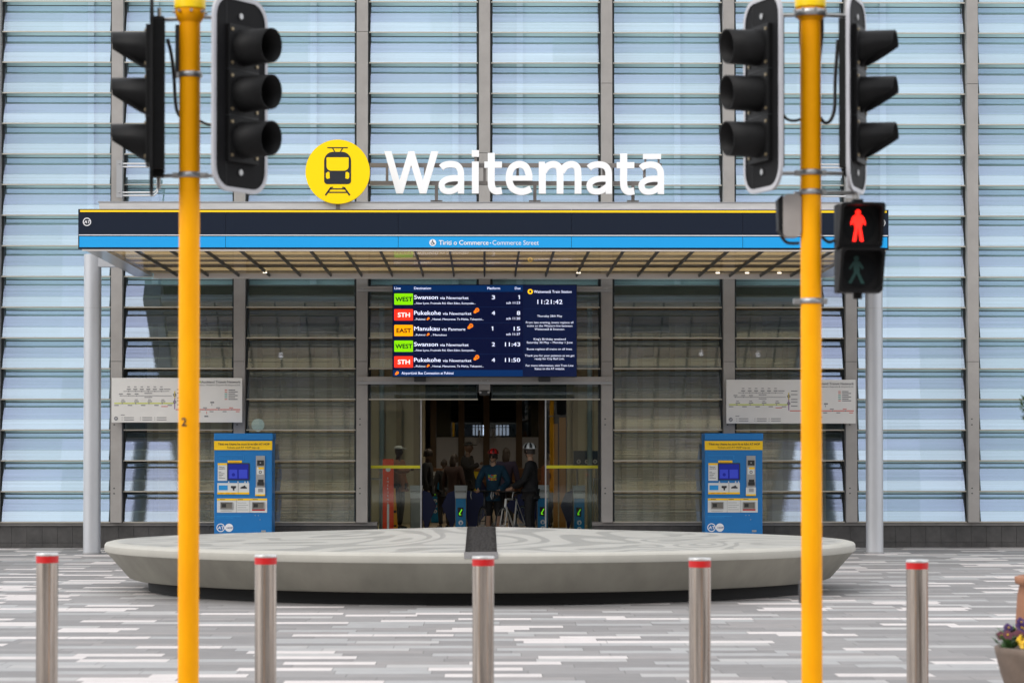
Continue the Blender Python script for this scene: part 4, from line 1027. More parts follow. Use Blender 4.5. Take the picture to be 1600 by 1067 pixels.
def fig(name, cxp_, cyp_, m, walk):
    mb = MB(); c = (X(cxp_, YP - .05) - t.location.x, pz(cyp_)); y = -.009
    P_ = lambda pts: mb.poly([(c[0] + a * kk, c[1] + b2 * kk) for a, b2 in pts], y, m)
    mb.disc((c[0], y, c[1] + 20.5 * kk), 4.2 * kk, m, n=16)
    if not walk:
        P_([(-5, 16.5), (5, 16.5), (7.5, 14), (7, 4), (5, -4), (-5, -4), (-7, 4), (-7.5, 14)]); P_([(-7.5, 14), (-7, 4), (-11.5, 0), (-12, 4), (-9, 13)]); P_([(7.5, 14), (9, 13), (12, 4), (11.5, 0), (7, 4)])
        P_([(-5, -4), (-.3, -4), (-3.5, -25), (-9, -25)]); P_([(.3, -4), (5, -4), (8.5, -25), (3, -25)])
    else:
        P_([(-5, 16), (5, 16), (5, -2), (-4, -2)]); P_([(-5, 16), (-3.5, 12), (-9, 3), (-12, 4.5)]); P_([(5, 16), (12, 6), (9.5, 3), (4, 9)])
        P_([(-4, -2), (1, -2), (-8, -19), (-13, -18)]); P_([(0, -2), (5, -2), (13, -19), (7.5, -19)])
    mb.build(name, t)
fig('red_figure', 1341, 352, mat('ped_red_lit', (1, .015, .008), .5, emit=2.2), 0)
fig('green_figure', 1338, 424, mat('ped_green_off', (.006, .05, .043), .5), 1)
mb = MB(); mb.tube([(0, .05, pz(317)), (0, .05, pz(300))], .014, M['galv'], 10); mb.tube([(0, .05, pz(457)), (0, .05, pz(466))], .028, dk, 12); mb.box(-.03, .03, .02, .08, pz(317), pz(310), dk); mb.build('mount', t)
# grey back of the second pedestrian signal
t = thing('rear_pedestrian_signal', (X(1234, YP, 335), YP + .02, 0), 'pale grey housing with black hood on the left of the right pole', 'pedestrian signal')
mb = MB(); z1, z0 = Z(304, YP), Z(370, YP)
mb.poly(rrect(-.045, .065, z0, z1, .03, .03, 5), -.06, mat('housing_grey', (.33, .30, .28), .45, var=.1, scale=5), thick=.14); mb.build('housing', t, bevel=.006)
mb = MB(); mb.poly([(-.045, z1 - .0), (-.075, z1 - .03), (-.07, z0 + .04), (-.045, z0 + .01)], -.055, dk, thick=.13); mb.build('hood', t)
mb = MB(); mb.box(.03, .12, -.02, .04, z1 - .02, z1 + .02, M['galv']); mb.build('mount', t)

# ------------------------------------------------------------------ planters at the right edge
def flower_pot():
    Yb = 15.2; s = Yb / F; xl_ = X(1555.5, Yb, 1012); r_ = .40; cx = xl_ + r_; zr = Z(1012, Yb)
    t = thing('flower_bowl', (cx, Yb, 0), 'brown terracotta bowl planted with pansies beside the right end bollard', 'planter')
    tm_ = mat('brown_terracotta', (.155, .115, .09), .75, var=.22, scale=9, bump=.2)
    mb = MB(); mb.lathe([(.001, .003), (.2, .003), (.23, .03), (.30, zr * .35), (.365, zr * .72), (.395, zr * .94), (.4, zr), (.385, zr + .008), (.355, zr), (.345, zr - .04)], tm_, n=56); mb.build('bowl', t)
    mb = MB(); mb.lathe([(.35, zr - .045), (.2, zr - .03), (.001, zr - .02)], mat('potting_soil', (.03, .02, .015), .9, bump=.4, scale=30), n=40); mb.build('soil', t)
    return cx, Yb, zr
pcx, pY, pzr = flower_pot()
leafm = mat('pansy_leaf', (.05, .13, .03), .5, var=.4, scale=20)
purp = mat('pansy_purple', (.05, .012, .11), .55, var=.4, scale=30); yelp = mat('pansy_yellow', (.80, .48, .01), .5, var=.2, scale=30); mar = mat('pansy_maroon', (.10, .012, .03), .55, var=.3, scale=30)
rp_ = random.Random(11)
def pansy(x, y, h, m, lab, nf=2):
    t = thing('pansy_plant', (x, y, pzr - .04), lab, 'flower', 'pansies in the bowl')
    mb = MB()
    for k in range(55):
        a = rp_.random() * 2 * PI; rr = rp_.random() * .07; b2 = (math.cos(a) * rr, math.sin(a) * rr, .02 + rp_.random() * h * .8)
        d = Vector((math.cos(a), math.sin(a), .5 + rp_.random() * .6)).normalized(); w_ = d.cross(Vector((0, 0, 1))).normalized() * .013; L_ = .045 + rp_.random() * .03
        b2 = Vector(b2); mb.add([b2, b2 + d * L_ * .5 + w_, b2 + d * L_, b2 + d * L_ * .5 - w_], [(0, 1, 2, 3)], leafm)
    for k in range(5): a = rp_.random() * 2 * PI; mb.tube([(0, 0, 0), (math.cos(a) * .04, math.sin(a) * .04, h * .8)], .002, leafm, 5)
    mb.build('leaves', t)
    for f in range(nf * 2):
        mb = MB(); c = Vector(((rp_.random() - .5) * .15, -.06 + rp_.random() * .10, h * (.75 + .5 * rp_.random())))
        nrm = Vector((rp_.random() * .8 - .4, -1, .35 + .4 * rp_.random())).normalized(); ux = nrm.cross(Vector((0, 0, 1))).normalized(); uz = ux.cross(nrm)
        for k in range(5):
            a = R(90 + 72 * k); pc = c + (ux * math.cos(a) + uz * math.sin(a)) * .017
            vs = [pc + nrm * .004] + [pc + (ux * math.cos(2 * PI * j / 8) + uz * math.sin(2 * PI * j / 8)) * .017 - nrm * .003 * (j % 2) for j in range(8)]
            mb.add(vs, [(0, 1 + j, 1 + (j + 1) % 8) for j in range(8)], m, True)
        mb.sphere(tuple(c + nrm * .006), .006, mar if m is yelp else yelp, 8, 5); mb.build('flower', t)
for (dx, dy, h, m, lab, nf) in ((-.33, -.06, .10, mar, 'dark red pansy leaning over the left rim of the bowl', 2), (-.27, .10, .13, purp, 'purple pansy near the left rim of the bowl', 2), (-.20, -.14, .09, yelp, 'yellow pansies at the front left of the bowl', 3),
                               (-.17, .03, .17, purp, 'large dark purple pansies rising behind the yellow ones', 3), (-.08, -.05, .12, yelp, 'yellow pansies further right in the bowl', 2), (-.03, .12, .20, purp, 'tall purple pansies at the back of the bowl', 3), (.15, 0, .15, mar, 'dark red pansies in the right half of the bowl', 3)):
    pansy(pcx + dx, pY + dy, h, m, lab, nf)
Yu = 17.6; zu = Z(902, Yu); ru = .34; cxu = X(1586.5, Yu, 910) + ru
t = thing('terracotta_urn', (cxu, Yu, 0), 'tall orange terracotta urn behind the flower bowl at the right edge', 'urn')
uk = mat('orange_terracotta', (.34, .155, .085), .75, var=.2, scale=8, bump=.15)
mb = MB(); mb.lathe([(.001, .003), (.16, .003), (.20, .05), (.28, .25), (.335, .5), (.32, .72), (.305, zu - .055), (.335, zu - .045), (.34, zu), (.31, zu + .01), (.27, zu - .03)], uk, n=56); mb.build('jar', t)
mb = MB(); mb.lathe([(.275, zu - .03), (.001, zu - .02)], mat('potting_soil'), n=30); mb.build('soil', t)
t = thing('potted_tree', (cxu, Yu, zu - .02), 'small leafy tree growing in the orange urn', 'tree')
mb = MB(); mb.tube([(0, 0, 0), (.02, 0, .5), (-.01, 0, 1.0), (0, 0, 1.5)], [.03, .024, .02, .012], mat('bark', (.10, .07, .05), .85, bump=.4, scale=30), 10)
for k in range(7):
    a = k * 2.4; mb.tube([(0, 0, .8 + k * .07), (math.cos(a) * .15, math.sin(a) * .15, 1.0 + k * .07), (math.cos(a) * .27, math.sin(a) * .27, 1.15 + k * .06)], [.01, .007, .003], mat('bark'), 6)
mb.build('trunk', t)
mb = MB(); lf = mat('tree_leaf', (.055, .11, .025), .5, var=.45, scale=10); ccz = Z(640, Yu) - zu + .02
for k in range(1500):
    a, b2 = rp_.random() * 2 * PI, math.acos(2 * rp_.random() - 1); rr = .29 * (.45 + .55 * rp_.random() ** .5) * (1 + .12 * math.sin(5 * a) * math.sin(3 * b2))
    p = Vector((rr * math.cos(a) * math.sin(b2), rr * math.sin(a) * math.sin(b2), ccz + rr * .9 * math.cos(b2)))
    d = Vector((rp_.random() - .5, rp_.random() - .5, rp_.random() - .2)).normalized(); w_ = d.cross(Vector((rp_.random(), rp_.random(), 1))).normalized() * .012
    mb.add([p, p + d * .03 + w_, p + d * .06, p + d * .03 - w_], [(0, 1, 2, 3)], lf)
mb.build('crown', t)

# ------------------------------------------------------------------ building across the street (seen only as a reflection)
t = thing('opposite_building', (0, -26, 0), 'stone office building across the street reflected in the station glass', 'building')
ob = mat('opposite_stone', (.24, .21, .18), .8, var=.15, scale=.4); ow_ = mat('opposite_window', (.05, .06, .07), .15)
mb = MB(); mb.box(-45, 45, -12, 0, 0, 19, ob); mb.box(-45.3, 45.3, -12.2, .4, 19, 19.6, ob); mb.build('wall', t)
for k in range(5):
    mb = MB()
    for i in range(26): mb.box(-43 + i * 3.4, -41 + i * 3.4, .01, .06, 1.2 + k * 3.6, 3.4 + k * 3.6, ow_)
    mb.build('window', t)

# ------------------------------------------------------------------ station interior
def block(name, lab, cat, px0, px1, py0, py1, Y, dep, m, group=None):
    x0, x1, z1 = X(px0, Y), X(px1, Y), Z(py0, Y); z0 = 0 if py1 is None else Z(py1, Y)
    t = thing(name, ((x0 + x1) / 2, Y, 0), lab, cat, group); return t, (x1 - x0) / 2, z0, z1
beige = mat('beige_wall_panel', (.43, .40, .30), .6, var=.1, scale=1)
for px0, px1, lab in ((230, 664, 'beige panelled inner wall behind the left entrance glass'), (886, 1290, 'beige panelled inner wall behind the right entrance glass')):
    Y = 57; x0, x1 = X(px0, Y), X(px1, Y); t = thing('panelled_wall', ((x0 + x1) / 2, Y, 0), lab, 'wall', 'beige inner walls'); w_ = (x1 - x0) / 2
    mb = MB(); mb.box(-w_, w_, 0, .4, 0.004, 4.58, beige); mb.build('wall', t)
    mb = MB(); n = 16
    for k in range(n): xx = -w_ + (2 * w_) * (k + .5) / n; mb.box(xx - .06, xx + .06, -.08, -.002, .01, 4.55, mat('beige_pilaster', (.30, .26, .18), .6))
    mb.build('pilaster', t)
for px, lab in ((596.5, 'pale round pillar behind the left entrance glass'), (921.5, 'pale round pillar behind the right entrance glass')):
    Y = 49; t = thing('pillar', (X(px, Y), Y, 0), lab, 'pillar', 'pale round pillars')
    mb = MB(); mb.tube([(0, 0, .1), (0, 0, 4.59)], .05, mat('pale_pillar', (.42, .50, .48), .35), 20); mb.build('shaft', t)
    mb = MB(); mb.tube([(0, 0, .005), (0, 0, .1)], .08, M['galv'], 20); mb.build('base', t)
# timber seating steps, partition and back glazing
Y = 74; x0, x1 = X(676, Y), X(866, Y)
t = thing('timber_seating', ((x0 + x1) / 2, Y, 0), 'stepped brown timber seating at the back of the hall', 'seating'); w_ = (x1 - x0) / 2
tw = mat('seating_timber', (.20, .11, .055), .55, var=.3, scale=4, stretch=(.3, 3, 3))
for k in range(3):
    mb = MB(); h0, h1 = .004 + k * .37, .36 + k * .37; mb.box(-w_, w_, k * .8, 2.6, h0, h1, tw)
    for j in range(3): mb.box(-w_ + .01, w_ - .01, k * .8 - .02, k * .8 - .002, h0 + .02 + j * .115, h0 + .12 + j * .115, tw)
    mb.build('step', t)
Y = 79; x0, x1 = X(672, Y), X(868, Y)
t = thing('glazed_partition', ((x0 + x1) / 2, Y, 0), 'bronze framed glazed partition with white film behind the timber seating', 'partition'); w_ = (x1 - x0) / 2
zt = 4.58; br = mat('bronze_frame', (.12, .085, .055), .4, .4)
xs = [X(p, Y) - (x0 + x1) / 2 for p in (677, 721, 760, 811, 846)]
for a in xs:
    mb = MB(); mb.box(a - .09, a + .09, -.06, .06, .005, zt, br); mb.build('frame', t)
for a, b2 in zip(xs, xs[1:]):
    mb = MB(); mb.box(a + .1, b2 - .1, -.01, .01, Z(737, Y), Z(683, Y), mat('white_film', (.36, .37, .40), .4)); mb.build('film_panel', t)
    mb = MB(); mb.box(a + .1, b2 - .1, -.01, .01, Z(682, Y), zt - .1, glass('partition_glass', (.35, .35, .35), .08)); mb.build('glass_pane', t)
mb = MB()
for s in (-1, 1): mb.tube([(xs[2] + s * .22, -.12, Z(672, Y)), (xs[2] + s * .22, -.12, Z(692, Y))], .025, M['galv'], 8)
mb.build('handle', t)
for px0, px1 in ((738, 757), (774, 796)):
    Y2 = 90; t = thing('far_window', (X((px0 + px1) / 2, Y2), Y2, 0), 'bright distant window above the partition, ' + ('left' if px0 < 750 else 'right') + ' one of the two', 'window', 'bright far windows')
    a = (X(px1, Y2) - X(px0, Y2)) / 2; mb = MB(); mb.box(-a, a, 0, .05, Z(680, Y2), Z(664, Y2), mat('far_window_light', (.62, .75, .95), .5, emit=2.2)); mb.build('pane', t)
    mb = MB()
    for k in range(5): mb.box(-a + k * a / 2 - .02, -a + k * a / 2 + .02, -.03, -.01, Z(680, Y2), Z(656, Y2), M['dark'])
    mb.box(-a, a, -.03, -.01, Z(668, Y2), Z(667, Y2), M['dark']); mb.build('glazing_bar', t)
# glowing disc standing in for a globe lamp's reflection in the left glass
t = thing('lamp_reflection_disc', (X(403, 45.2, 664), 45.2, Z(664, 45.2)), 'pale glowing disc imitating a lamp reflection in the glass above the left ticket machine', 'sign')
mb = MB(); mb.disc((0, 0, 0), .115, mat('pale_disc', (.62, .75, .70), .5, emit=.25), y0=.03, n=36); mb.build('disc', t)
mb = MB(); mb.tube([(0, .05, -.1), (0, .05, -2.0 + .1)], .02, M['galv'], 8); mb.build('post', t)
# emergency pillar and yellow board
Y = 45.6
t = thing('emergency_totem', (X(606.5, Y), Y, 0), 'red-orange totem with white upright EMERGENCY lettering behind the left glass', 'totem'); w_ = 8.5 * Y / F
mb = MB(); mb.box(-w_, w_, 0, .12, .004, Z(717, Y), mat('totem_red', lin((225, 62, 20)), .45, emit=.05)); mb.build('panel', t, bevel=.006)
mb = MB(); zz = Z(745, Y)
for k, ch in enumerate('EMERGENCY'): mb.text(ch, -.005, zz - k * .064 - .04, .036, -.004, M['whitel'], 'c', .02)
mb.disc((0, -.004, Z(733, Y)), .045, M['whitel'], n=20); mb.box(-.02, .02, -.005, -.002, .02, Z(787, Y), M['whitel']); mb.build('lettering', t)
t = thing('yellow_board', (X(617, Y + .3), Y + .3, 0), 'narrow yellow caution board beside the red-orange totem', 'sign')
mb = MB(); mb.poly([(-.06, .004), (.07, .004), (.01, Z(763, Y)), (-.05, Z(763, Y))], 0, mat('board_amber', lin((230, 160, 10)), .5), thick=.03); mb.build('panel', t)
mb = MB(); mb.box(-.03, .03, -.003, -.001, .55, .60, M['black']); mb.box(-.03, .03, -.003, -.001, .30, .33, M['black']); mb.build('print', t)
# fare gates
gb = mat('gate_blue', lin((0, 125, 180)), .4); gs = mat('gate_steel', (.26, .26, .25), .35, .6); nv = mat('paddle_navy', lin((26, 38, 92)), .45)
def fare_gate(px, Y, lab, left, right, k=1.0, grey=False):
    t = thing('fare_gate', (X(px, Y), Y, 0), lab, 'fare gate', 'fare gates inside the entrance'); h = 1.05 * k; a = .105
    mb = MB(); mb.box(-a, a, .02, 1.7, .004, h - .09, gs); mb.build('cabinet', t, bevel=.01)
    mb = MB(); mb.box(-a + .012, a - .012, -.005, .018, .01, h - .24, gb if not grey else gs); mb.build('front_panel', t)
    mb = MB(); mb.add([(-a, -.01, h - .23), (a, -.01, h - .23), (a, -.01, h - .15), (-a, -.01, h - .15), (-a - .015, .22, h), (a + .015, .22, h), (a, .3, h - .23), (-a, .3, h - .23)],
                      [(0, 1, 2, 3), (3, 2, 5, 4), (1, 6, 5, 2), (0, 3, 4, 7), (7, 4, 5, 6), (0, 7, 6, 1)], mat('gate_cream', (.55, .56, .56), .4))
    mb.build('reader_housing', t)
    mb = MB(); vs = [(.085 * math.cos(2 * PI * j / 20), .09 + .08 * math.sin(2 * PI * j / 20), h - .095 + .052 * math.sin(2 * PI * j / 20)) for j in range(20)]
    mb.add(vs, [tuple(range(20))], mat('reader_yellow', lin((200, 205, 40)), .4, emit=.25)); vs = [(p[0] * .6, .085 + (p[1] - .09) * .6, h - .092 + (p[2] - h + .095) * .6) for p in vs]
    mb.add(vs, [tuple(range(20))], M['whitel']); mb.build('card_reader', t)
    if not grey:
        mb = MB(); mb.poly([(-.05, h - .56), (.03, h - .58), (.05, h - .40), (-.055, h - .40)], -.009, M['black'])
        gr = em('arrow_green', (120, 230, 30), .8)
        mb.poly([(-.03, h - .54), (.012, h - .54), (.0, h - .525), (-.018, h - .52), (.028, h - .44), (.016, h - .43), (-.026, h - .505), (-.032, h - .49)], -.012, gr); mb.build('arrow_sign', t)
        mb = MB()
        for z in (h - .68, h - .80, h - .92): mb.disc((0, -.009, z), .043, M['whitel'], n=20); mb.poly([(-.012, z - .03), (.014, z - .03), (.018, z + .0), (.006, z + .02), (-.01, z + .012)], -.011, gb)
        mb.build('hand_symbol', t)
    for s, on in ((-1, left), (1, right)):
        if not on: continue
        L_ = on; mb = MB(); pts = [(s * a, .95 * k), (s * (a + L_ * .55), .90 * k), (s * (a + L_), .66 * k), (s * (a + L_ * .45), .34 * k), (s * (a + .08), .12 * k), (s * a, .42 * k)]
        if s < 0: pts = pts[::-1]
        mb.poly(pts, .8, nv, thick=.02); mb.build('paddle', t)
    return t
fare_gate(650, 46, 'grey ended fare gate behind the left glass panel', 0, .26, grey=True)
fare_gate(720, 46, 'blue fronted fare gate left of the child in the red helmet', .26, .50)
fare_gate(848, 46.4, 'blue fronted fare gate hidden behind the person in black', .58, .12)
fare_gate(905, 46, 'blue fronted fare gate with green arrow behind the right glass panel', .22, 0)
fare_gate(680, 58, 'smaller blue fare gate in the second row, left one', 0, .35, 1.13)
fare_gate(731, 58, 'smaller blue fare gate in the second row, right one beside the yellow board', .2, .35, 1.13)
Y = 56; t = thing('yellow_barrier', (X(741, Y), Y, 0), 'olive yellow board behind the blue fare gates', 'barrier')
mb = MB(); mb.poly([(-.06, .004), (.07, .004), (.12, 1.2), (-.10, 1.22)], 0, mat('olive_yellow', lin((180, 160, 20)), .5), thick=.05); mb.build('panel', t)
# ochre posts, information sign on the right
for px, w2 in ((868, .05), (879, .07)):
    Y = 54; t = thing('ochre_post', (X(px, Y), Y, 0), 'ochre upright post behind the right entrance glass, ' + ('left' if px < 870 else 'right') + ' of the pair', 'post', 'ochre posts')
    mb = MB(); mb.box(-w2, w2, 0, .1, .02, Z(652 if px > 870 else 662, Y), mat('ochre', (.36, .17, .03), .5)); mb.build('shaft', t)
    mb = MB(); mb.box(-w2 - .03, w2 + .03, -.03, .13, .004, .02, M['galv']); mb.build('base', t)
Y = 52; t = thing('information_sign', (X(917, Y), Y, 0), 'dark blue information board with three white discs behind the right glass', 'sign')
mb = MB(); mb.box(-.28, .28, 0, .05, Z(729, Y), Z(704, Y), mat('info_blue', (.02, .05, .09), .4)); mb.build('panel', t)
mb = MB()
for k in (-1, 0, 1): mb.disc((k * .17, -.004, Z(721, Y)), .045, M['whitel'], n=18, r0=.015)
mb.build('symbols', t)
mb = MB()
for s in (-1, 1): mb.tube([(s * .2, .03, .004), (s * .2, .03, Z(729, Y))], .02, M['galv'], 8)
mb.build('leg', t)
# steel handrails behind the side panes
for px0, px1, lab in ((577, 596, 'low steel handrail behind the left glass beside the totem'), (926, 938, 'low steel handrail behind the far right entrance glass')):
    Y = 47.5; t = thing('handrail', (X(px0, Y), Y, 0), lab, 'handrail', 'steel handrails inside'); w_ = X(px1, Y) - X(px0, Y)
    mb = MB(); mb.tube([(0, 0, Z(748, Y)), (w_, 0, Z(748, Y))], .02, M['galv'], 10); mb.build('rail', t)
    for xx in (0.02, w_ - .02): mb = MB(); mb.tube([(xx, 0, .004), (xx, 0, Z(748, Y))], .016, M['galv'], 8); mb.build('post', t)
# ceiling lamps added to brighten the hall, their glow hidden in deep shades
for k, (x, y) in enumerate(((-6.5, 54.5), (6.5, 54.5), (-3.6, 54.5), (3.6, 54.5), (0, 52), (-3.2, 60), (3.2, 60), (0, 66), (-2.2, 75.2), (2.2, 75.2))):
    t = thing('hall_fill_lamp', (x, y, 4.6), 'round warm ceiling lamp added to brighten the station hall', 'lamp', 'added ceiling lamps in the hall')
    mb = MB(); mb.lathe([(.40, 0), (.43, -.001), (.43, -.34), (.415, -.34), (.415, -.03)], mat('lamp_shade_dark', (.05, .045, .04), .6), n=28); mb.build('housing', t)
    mb = MB(); mb.lathe([(.41, -.052), (.001, -.052)], mat('lamp_glow', (1, .88, .70), .5, emit=34), n=24); mb.build('diffuser', t)

# ------------------------------------------------------------------ people
def skin(nodes, edges, name, m, root=0, sub=1, smooth=True):
    """one continuous skinned surface: nodes = [(x,y,z,r)], edges = pairs"""
    me = bpy.data.meshes.new('s'); me.from_pydata([n[:3] for n in nodes], edges, [])
    o = bpy.data.objects.new('s', me); COL.objects.link(o)
    md = o.modifiers.new('skin', 'SKIN'); md.use_smooth_shade = True
    if not me.skin_vertices: raise RuntimeError('no skin layer')
    for i, n in enumerate(nodes):
        r_ = n[3]; me.skin_vertices[0].data[i].radius = (r_, r_) if not isinstance(r_, tuple) else r_
        me.skin_vertices[0].data[i].use_root = (i == root)
    s = o.modifiers.new('sub', 'SUBSURF'); s.levels = s.render_levels = sub
    dg = bpy.context.evaluated_depsgraph_get(); ev = o.evaluated_get(dg); em_ = ev.to_mesh()
    vs = [tuple(v.co) for v in em_.vertices]; fs = [tuple(p.vertices) for p in em_.polygons]; ev.to_mesh_clear()
    bpy.data.objects.remove(o); bpy.data.meshes.remove(me)
    return vs, fs
def person(loc, rz, H, lab, skinc, top, bottom, hair=None, helmet=None, cap=None, shorts=False, arms=None, lean=0, head_turn=0, long_hair=False, vest=None, top_print=False, hi=True):
    t = thing('person', loc, lab, 'person', None, rz); k = H / 1.75
    sk = mat('skin_' + str(round(skinc[0], 2)), skinc, .5)
    def P(x, y, z): return (x * k, (y - lean * max(0, z - .9)) * k, z * k)
    J = dict(pel=P(0, 0, .95), sp=P(0, 0, 1.12), ch=P(0, -.01, 1.30), nk0=P(0, .0, 1.43), nk=P(0, 0, 1.50), hd0=P(0, -.015, 1.57))
    A = arms or {}
    for s, q in ((-1, 'r'), (1, 'l')):
        J['sh' + q] = P(s * .175, .01, 1.40)
        e, w_ = A.get(q, ((s * .25, .03, 1.12), (s * .25, -.06, .88)))
        J['el' + q] = P(*e); J['wr' + q] = P(*w_)
        J['hip' + q] = P(s * .09, 0, .88); J['kn' + q] = P(s * .10, -.02, .49); J['an' + q] = P(s * .10, .03, .09); J['to' + q] = P(s * .12, -.13, .035)
    def S(names, radii): return [(*J[n], radii[n] * k) for n in names]
    full = ['pel', 'sp', 'ch', 'nk0', 'nk', 'hd0', 'shr', 'elr', 'wrr', 'shl', 'ell', 'wrl', 'hipr', 'knr', 'anr', 'tor', 'hipl', 'knl', 'anl', 'tol']
    ed = [('pel', 'sp'), ('sp', 'ch'), ('ch', 'nk0'), ('nk0', 'nk'), ('nk', 'hd0'), ('ch', 'shr'), ('shr', 'elr'), ('elr', 'wrr'), ('ch', 'shl'), ('shl', 'ell'), ('ell', 'wrl'), ('pel', 'hipr'), ('hipr', 'knr'), ('knr', 'anr'), ('anr', 'tor'), ('pel', 'hipl'), ('hipl', 'knl'), ('knl', 'anl'), ('anl', 'tol')]
    rad = dict(pel=.115, sp=.11, ch=.125, nk0=.06, nk=.052, hd0=.058, shr=.055, shl=.055, elr=.038, ell=.038, wrr=.027, wrl=.027, hipr=.085, hipl=.085, knr=.055, knl=.055, anr=.038, anl=.038, tor=.03, tol=.03)
    mb = MB(); ix = {n: i for i, n in enumerate(full)}
    rb = dict(rad); rb.update(pel=.085, sp=.085, ch=.10, hipr=.065, hipl=.065)
    v, f = skin(S(full, rb), [(ix[a], ix[b2]) for a, b2 in ed], 'b', sk); mb.add(v, f, sk, True)
    # head with face
    ht = R(head_turn); hc = Vector(P(0, -.02, 1.635)); n, kk_ = 20, 14; vs = []; fs = []
    for i in range(kk_ + 1):
        ph = PI * i / kk_
        for j in range(n):
            a = 2 * PI * j / n; x = math.sin(ph) * math.cos(a) * .074; y = math.sin(ph) * math.sin(a) * .092; z = -math.cos(ph) * .115
            if z < 0: x *= 1 - .28 * (-z / .115); y *= 1 - .12 * (-z / .115)
            fr_ = max(0, -math.sin(a)) ** 6 * math.sin(ph)
            if abs(a - 1.5 * PI) < .2 and -.035 < z < .012: y -= .020 * (1 - (z + .035) / .05 * .6)
            if .005 < z < .03 and fr_ > .2 and abs(a - 1.5 * PI) > .2: y += .008
            xr_, yr_ = x * math.cos(ht) - y * math.sin(ht), x * math.sin(ht) + y * math.cos(ht)
            vs.append((hc.x + xr_ * k, hc.y + yr_ * k, hc.z + z * k))
    for i in range(kk_):
        for j in range(n): q = (j + 1) % n; fs.append((i * n + j, i * n + q, (i + 1) * n + q, (i + 1) * n + j))
    mb.add(vs, fs, sk, True)
    def hp(x, y, z): return (hc.x + (x * math.cos(ht) - y * math.sin(ht)) * k, hc.y + (x * math.sin(ht) + y * math.cos(ht)) * k, hc.z + z * k)
    for s in (-1, 1): mb.sphere(hp(s * .074, .0, -.0), .024 * k, sk, 8, 6, (.45, .7, 1.15))
    if hi:
        for s in (-1, 1):
            mb.sphere(hp(s * .028, -.079, .014), .0095 * k, mat('eye_white', (.6, .6, .6), .3), 8, 6); mb.sphere(hp(s * .028, -.0865, .014), .005 * k, M['black'], 8, 5)
        mb.sphere(hp(0, -.078, -.052), .02 * k, mat('lips', (.30, .11, .09), .5), 10, 5, (1.1, .4, .28))
    # hands with five fingers
    for s, q in ((-1, 'r'), (1, 'l')):
        el, wr = Vector(J['el' + q]), Vector(J['wr' + q]); d = (wr - el).normalized(); side_ = d.cross(Vector((0, 1, .3))).normalized(); nm_ = d.cross(side_)
        nodes = [(*wr, .024 * k), (*(wr + d * .045 * k), .032 * k), (*(wr + d * .085 * k), .030 * k)]; e2 = [(0, 1), (1, 2)]
        hv, hf = skin(nodes, e2, 'h', sk); mb.add(hv, hf, sk, True)
        if hi:
            for fi, (off, ln_) in enumerate(((-.027, .062), (-.009, .074), (.009, .070), (.026, .055), (.036, .05))):
                b0_ = wr + (d * (.085 if fi < 4 else .035) + side_ * off * s) * k; c1 = b0_ + (d * ln_ * .5 + nm_ * .010 + (side_ * .02 * s if fi == 4 else Vector())) * k; c2 = c1 + (d * ln_ * .25 + nm_ * .03) * k
                fv_, ff_ = skin([(*b0_, .0095 * k), (*c1, .0085 * k), (*c2, .007 * k)], [(0, 1), (1, 2)], 'f', sk, sub=0); mb.add(fv_, ff_, sk, True)
    mb.build('body', t)
    # clothing: slightly larger skins
    tp = ['pel', 'sp', 'ch', 'nk0', 'shr', 'elr', 'wrr', 'shl', 'ell', 'wrl']; te = [e for e in ed if e[0] in tp and e[1] in tp]; ti = {n: i for i, n in enumerate(tp)}
    tp2 = tp + ['hem']; J2 = dict(J); J2['hem'] = (J['pel'][0], J['pel'][1], J['pel'][2] - .10 * k)
    r2 = {n: rad[n] + .03 for n in tp}; r2['nk0'] = .08; r2['pel'] = .15; r2['hem'] = .15; te = te + [('pel', 'hem')]; ti['hem'] = len(tp); tp = tp2
    v, f = skin([(*J2[n], r2[n] * k) for n in tp], [(ti[a], ti[b2]) for a, b2 in te], 'j', top); mb = MB(); mb.add(v, f, top, True); jk = mb.build('jacket', t)
    if top_print:
        mb = MB(); cols = [(.55, .05, .03), (.1, .45, .05), (.6, .5, .02), (.03, .2, .5), (.55, .25, .02)]; r5 = random.Random(4)
        for i in range(6):
            for j in range(4):
                c = cols[r5.randrange(5)]; xx = (-.075 + i * .026) * k; zz = (1.27 - j * .028) * k
                mb.box(xx, xx + .022 * k, (-.168 - lean * .35) * k, (-.160 - lean * .35) * k, zz, zz + .022 * k, mat('print%d' % cols.index(c), c, .6))
        mb.build('print', jk)
    lg = ['pel', 'hipr', 'knr', 'hipl', 'knl'] + ([] if shorts else ['anr', 'anl']); le = [e for e in ed if e[0] in lg and e[1] in lg]; li = {n: i for i, n in enumerate(lg)}
    r3 = {n: rad[n] + .02 for n in lg}; r3['anr' if 'anr' in r3 else 'pel'] = .058 if 'anr' in r3 else r3['pel']
    if not shorts: r3['anl'] = .058
    v, f = skin([(*J[n], r3[n] * k) for n in lg], [(li[a], li[b2]) for a, b2 in le], 't', bottom); mb = MB(); mb.add(v, f, bottom, True); mb.build('shorts' if shorts else 'trousers', t)
    for q in 'rl':
        a, b2 = Vector(J['an' + q]), Vector(J['to' + q]); v, f = skin([(a.x, a.y + .03, .05 * k, .045 * k), (a.x, (a.y + b2.y) / 2, .045 * k, .045 * k), (b2.x, b2.y - .02, .04 * k, .038 * k)], [(0, 1), (1, 2)], 'shoe', M['black']); mb = MB(); mb.add(v, f, M['black'], True); mb.build('shoe', t)
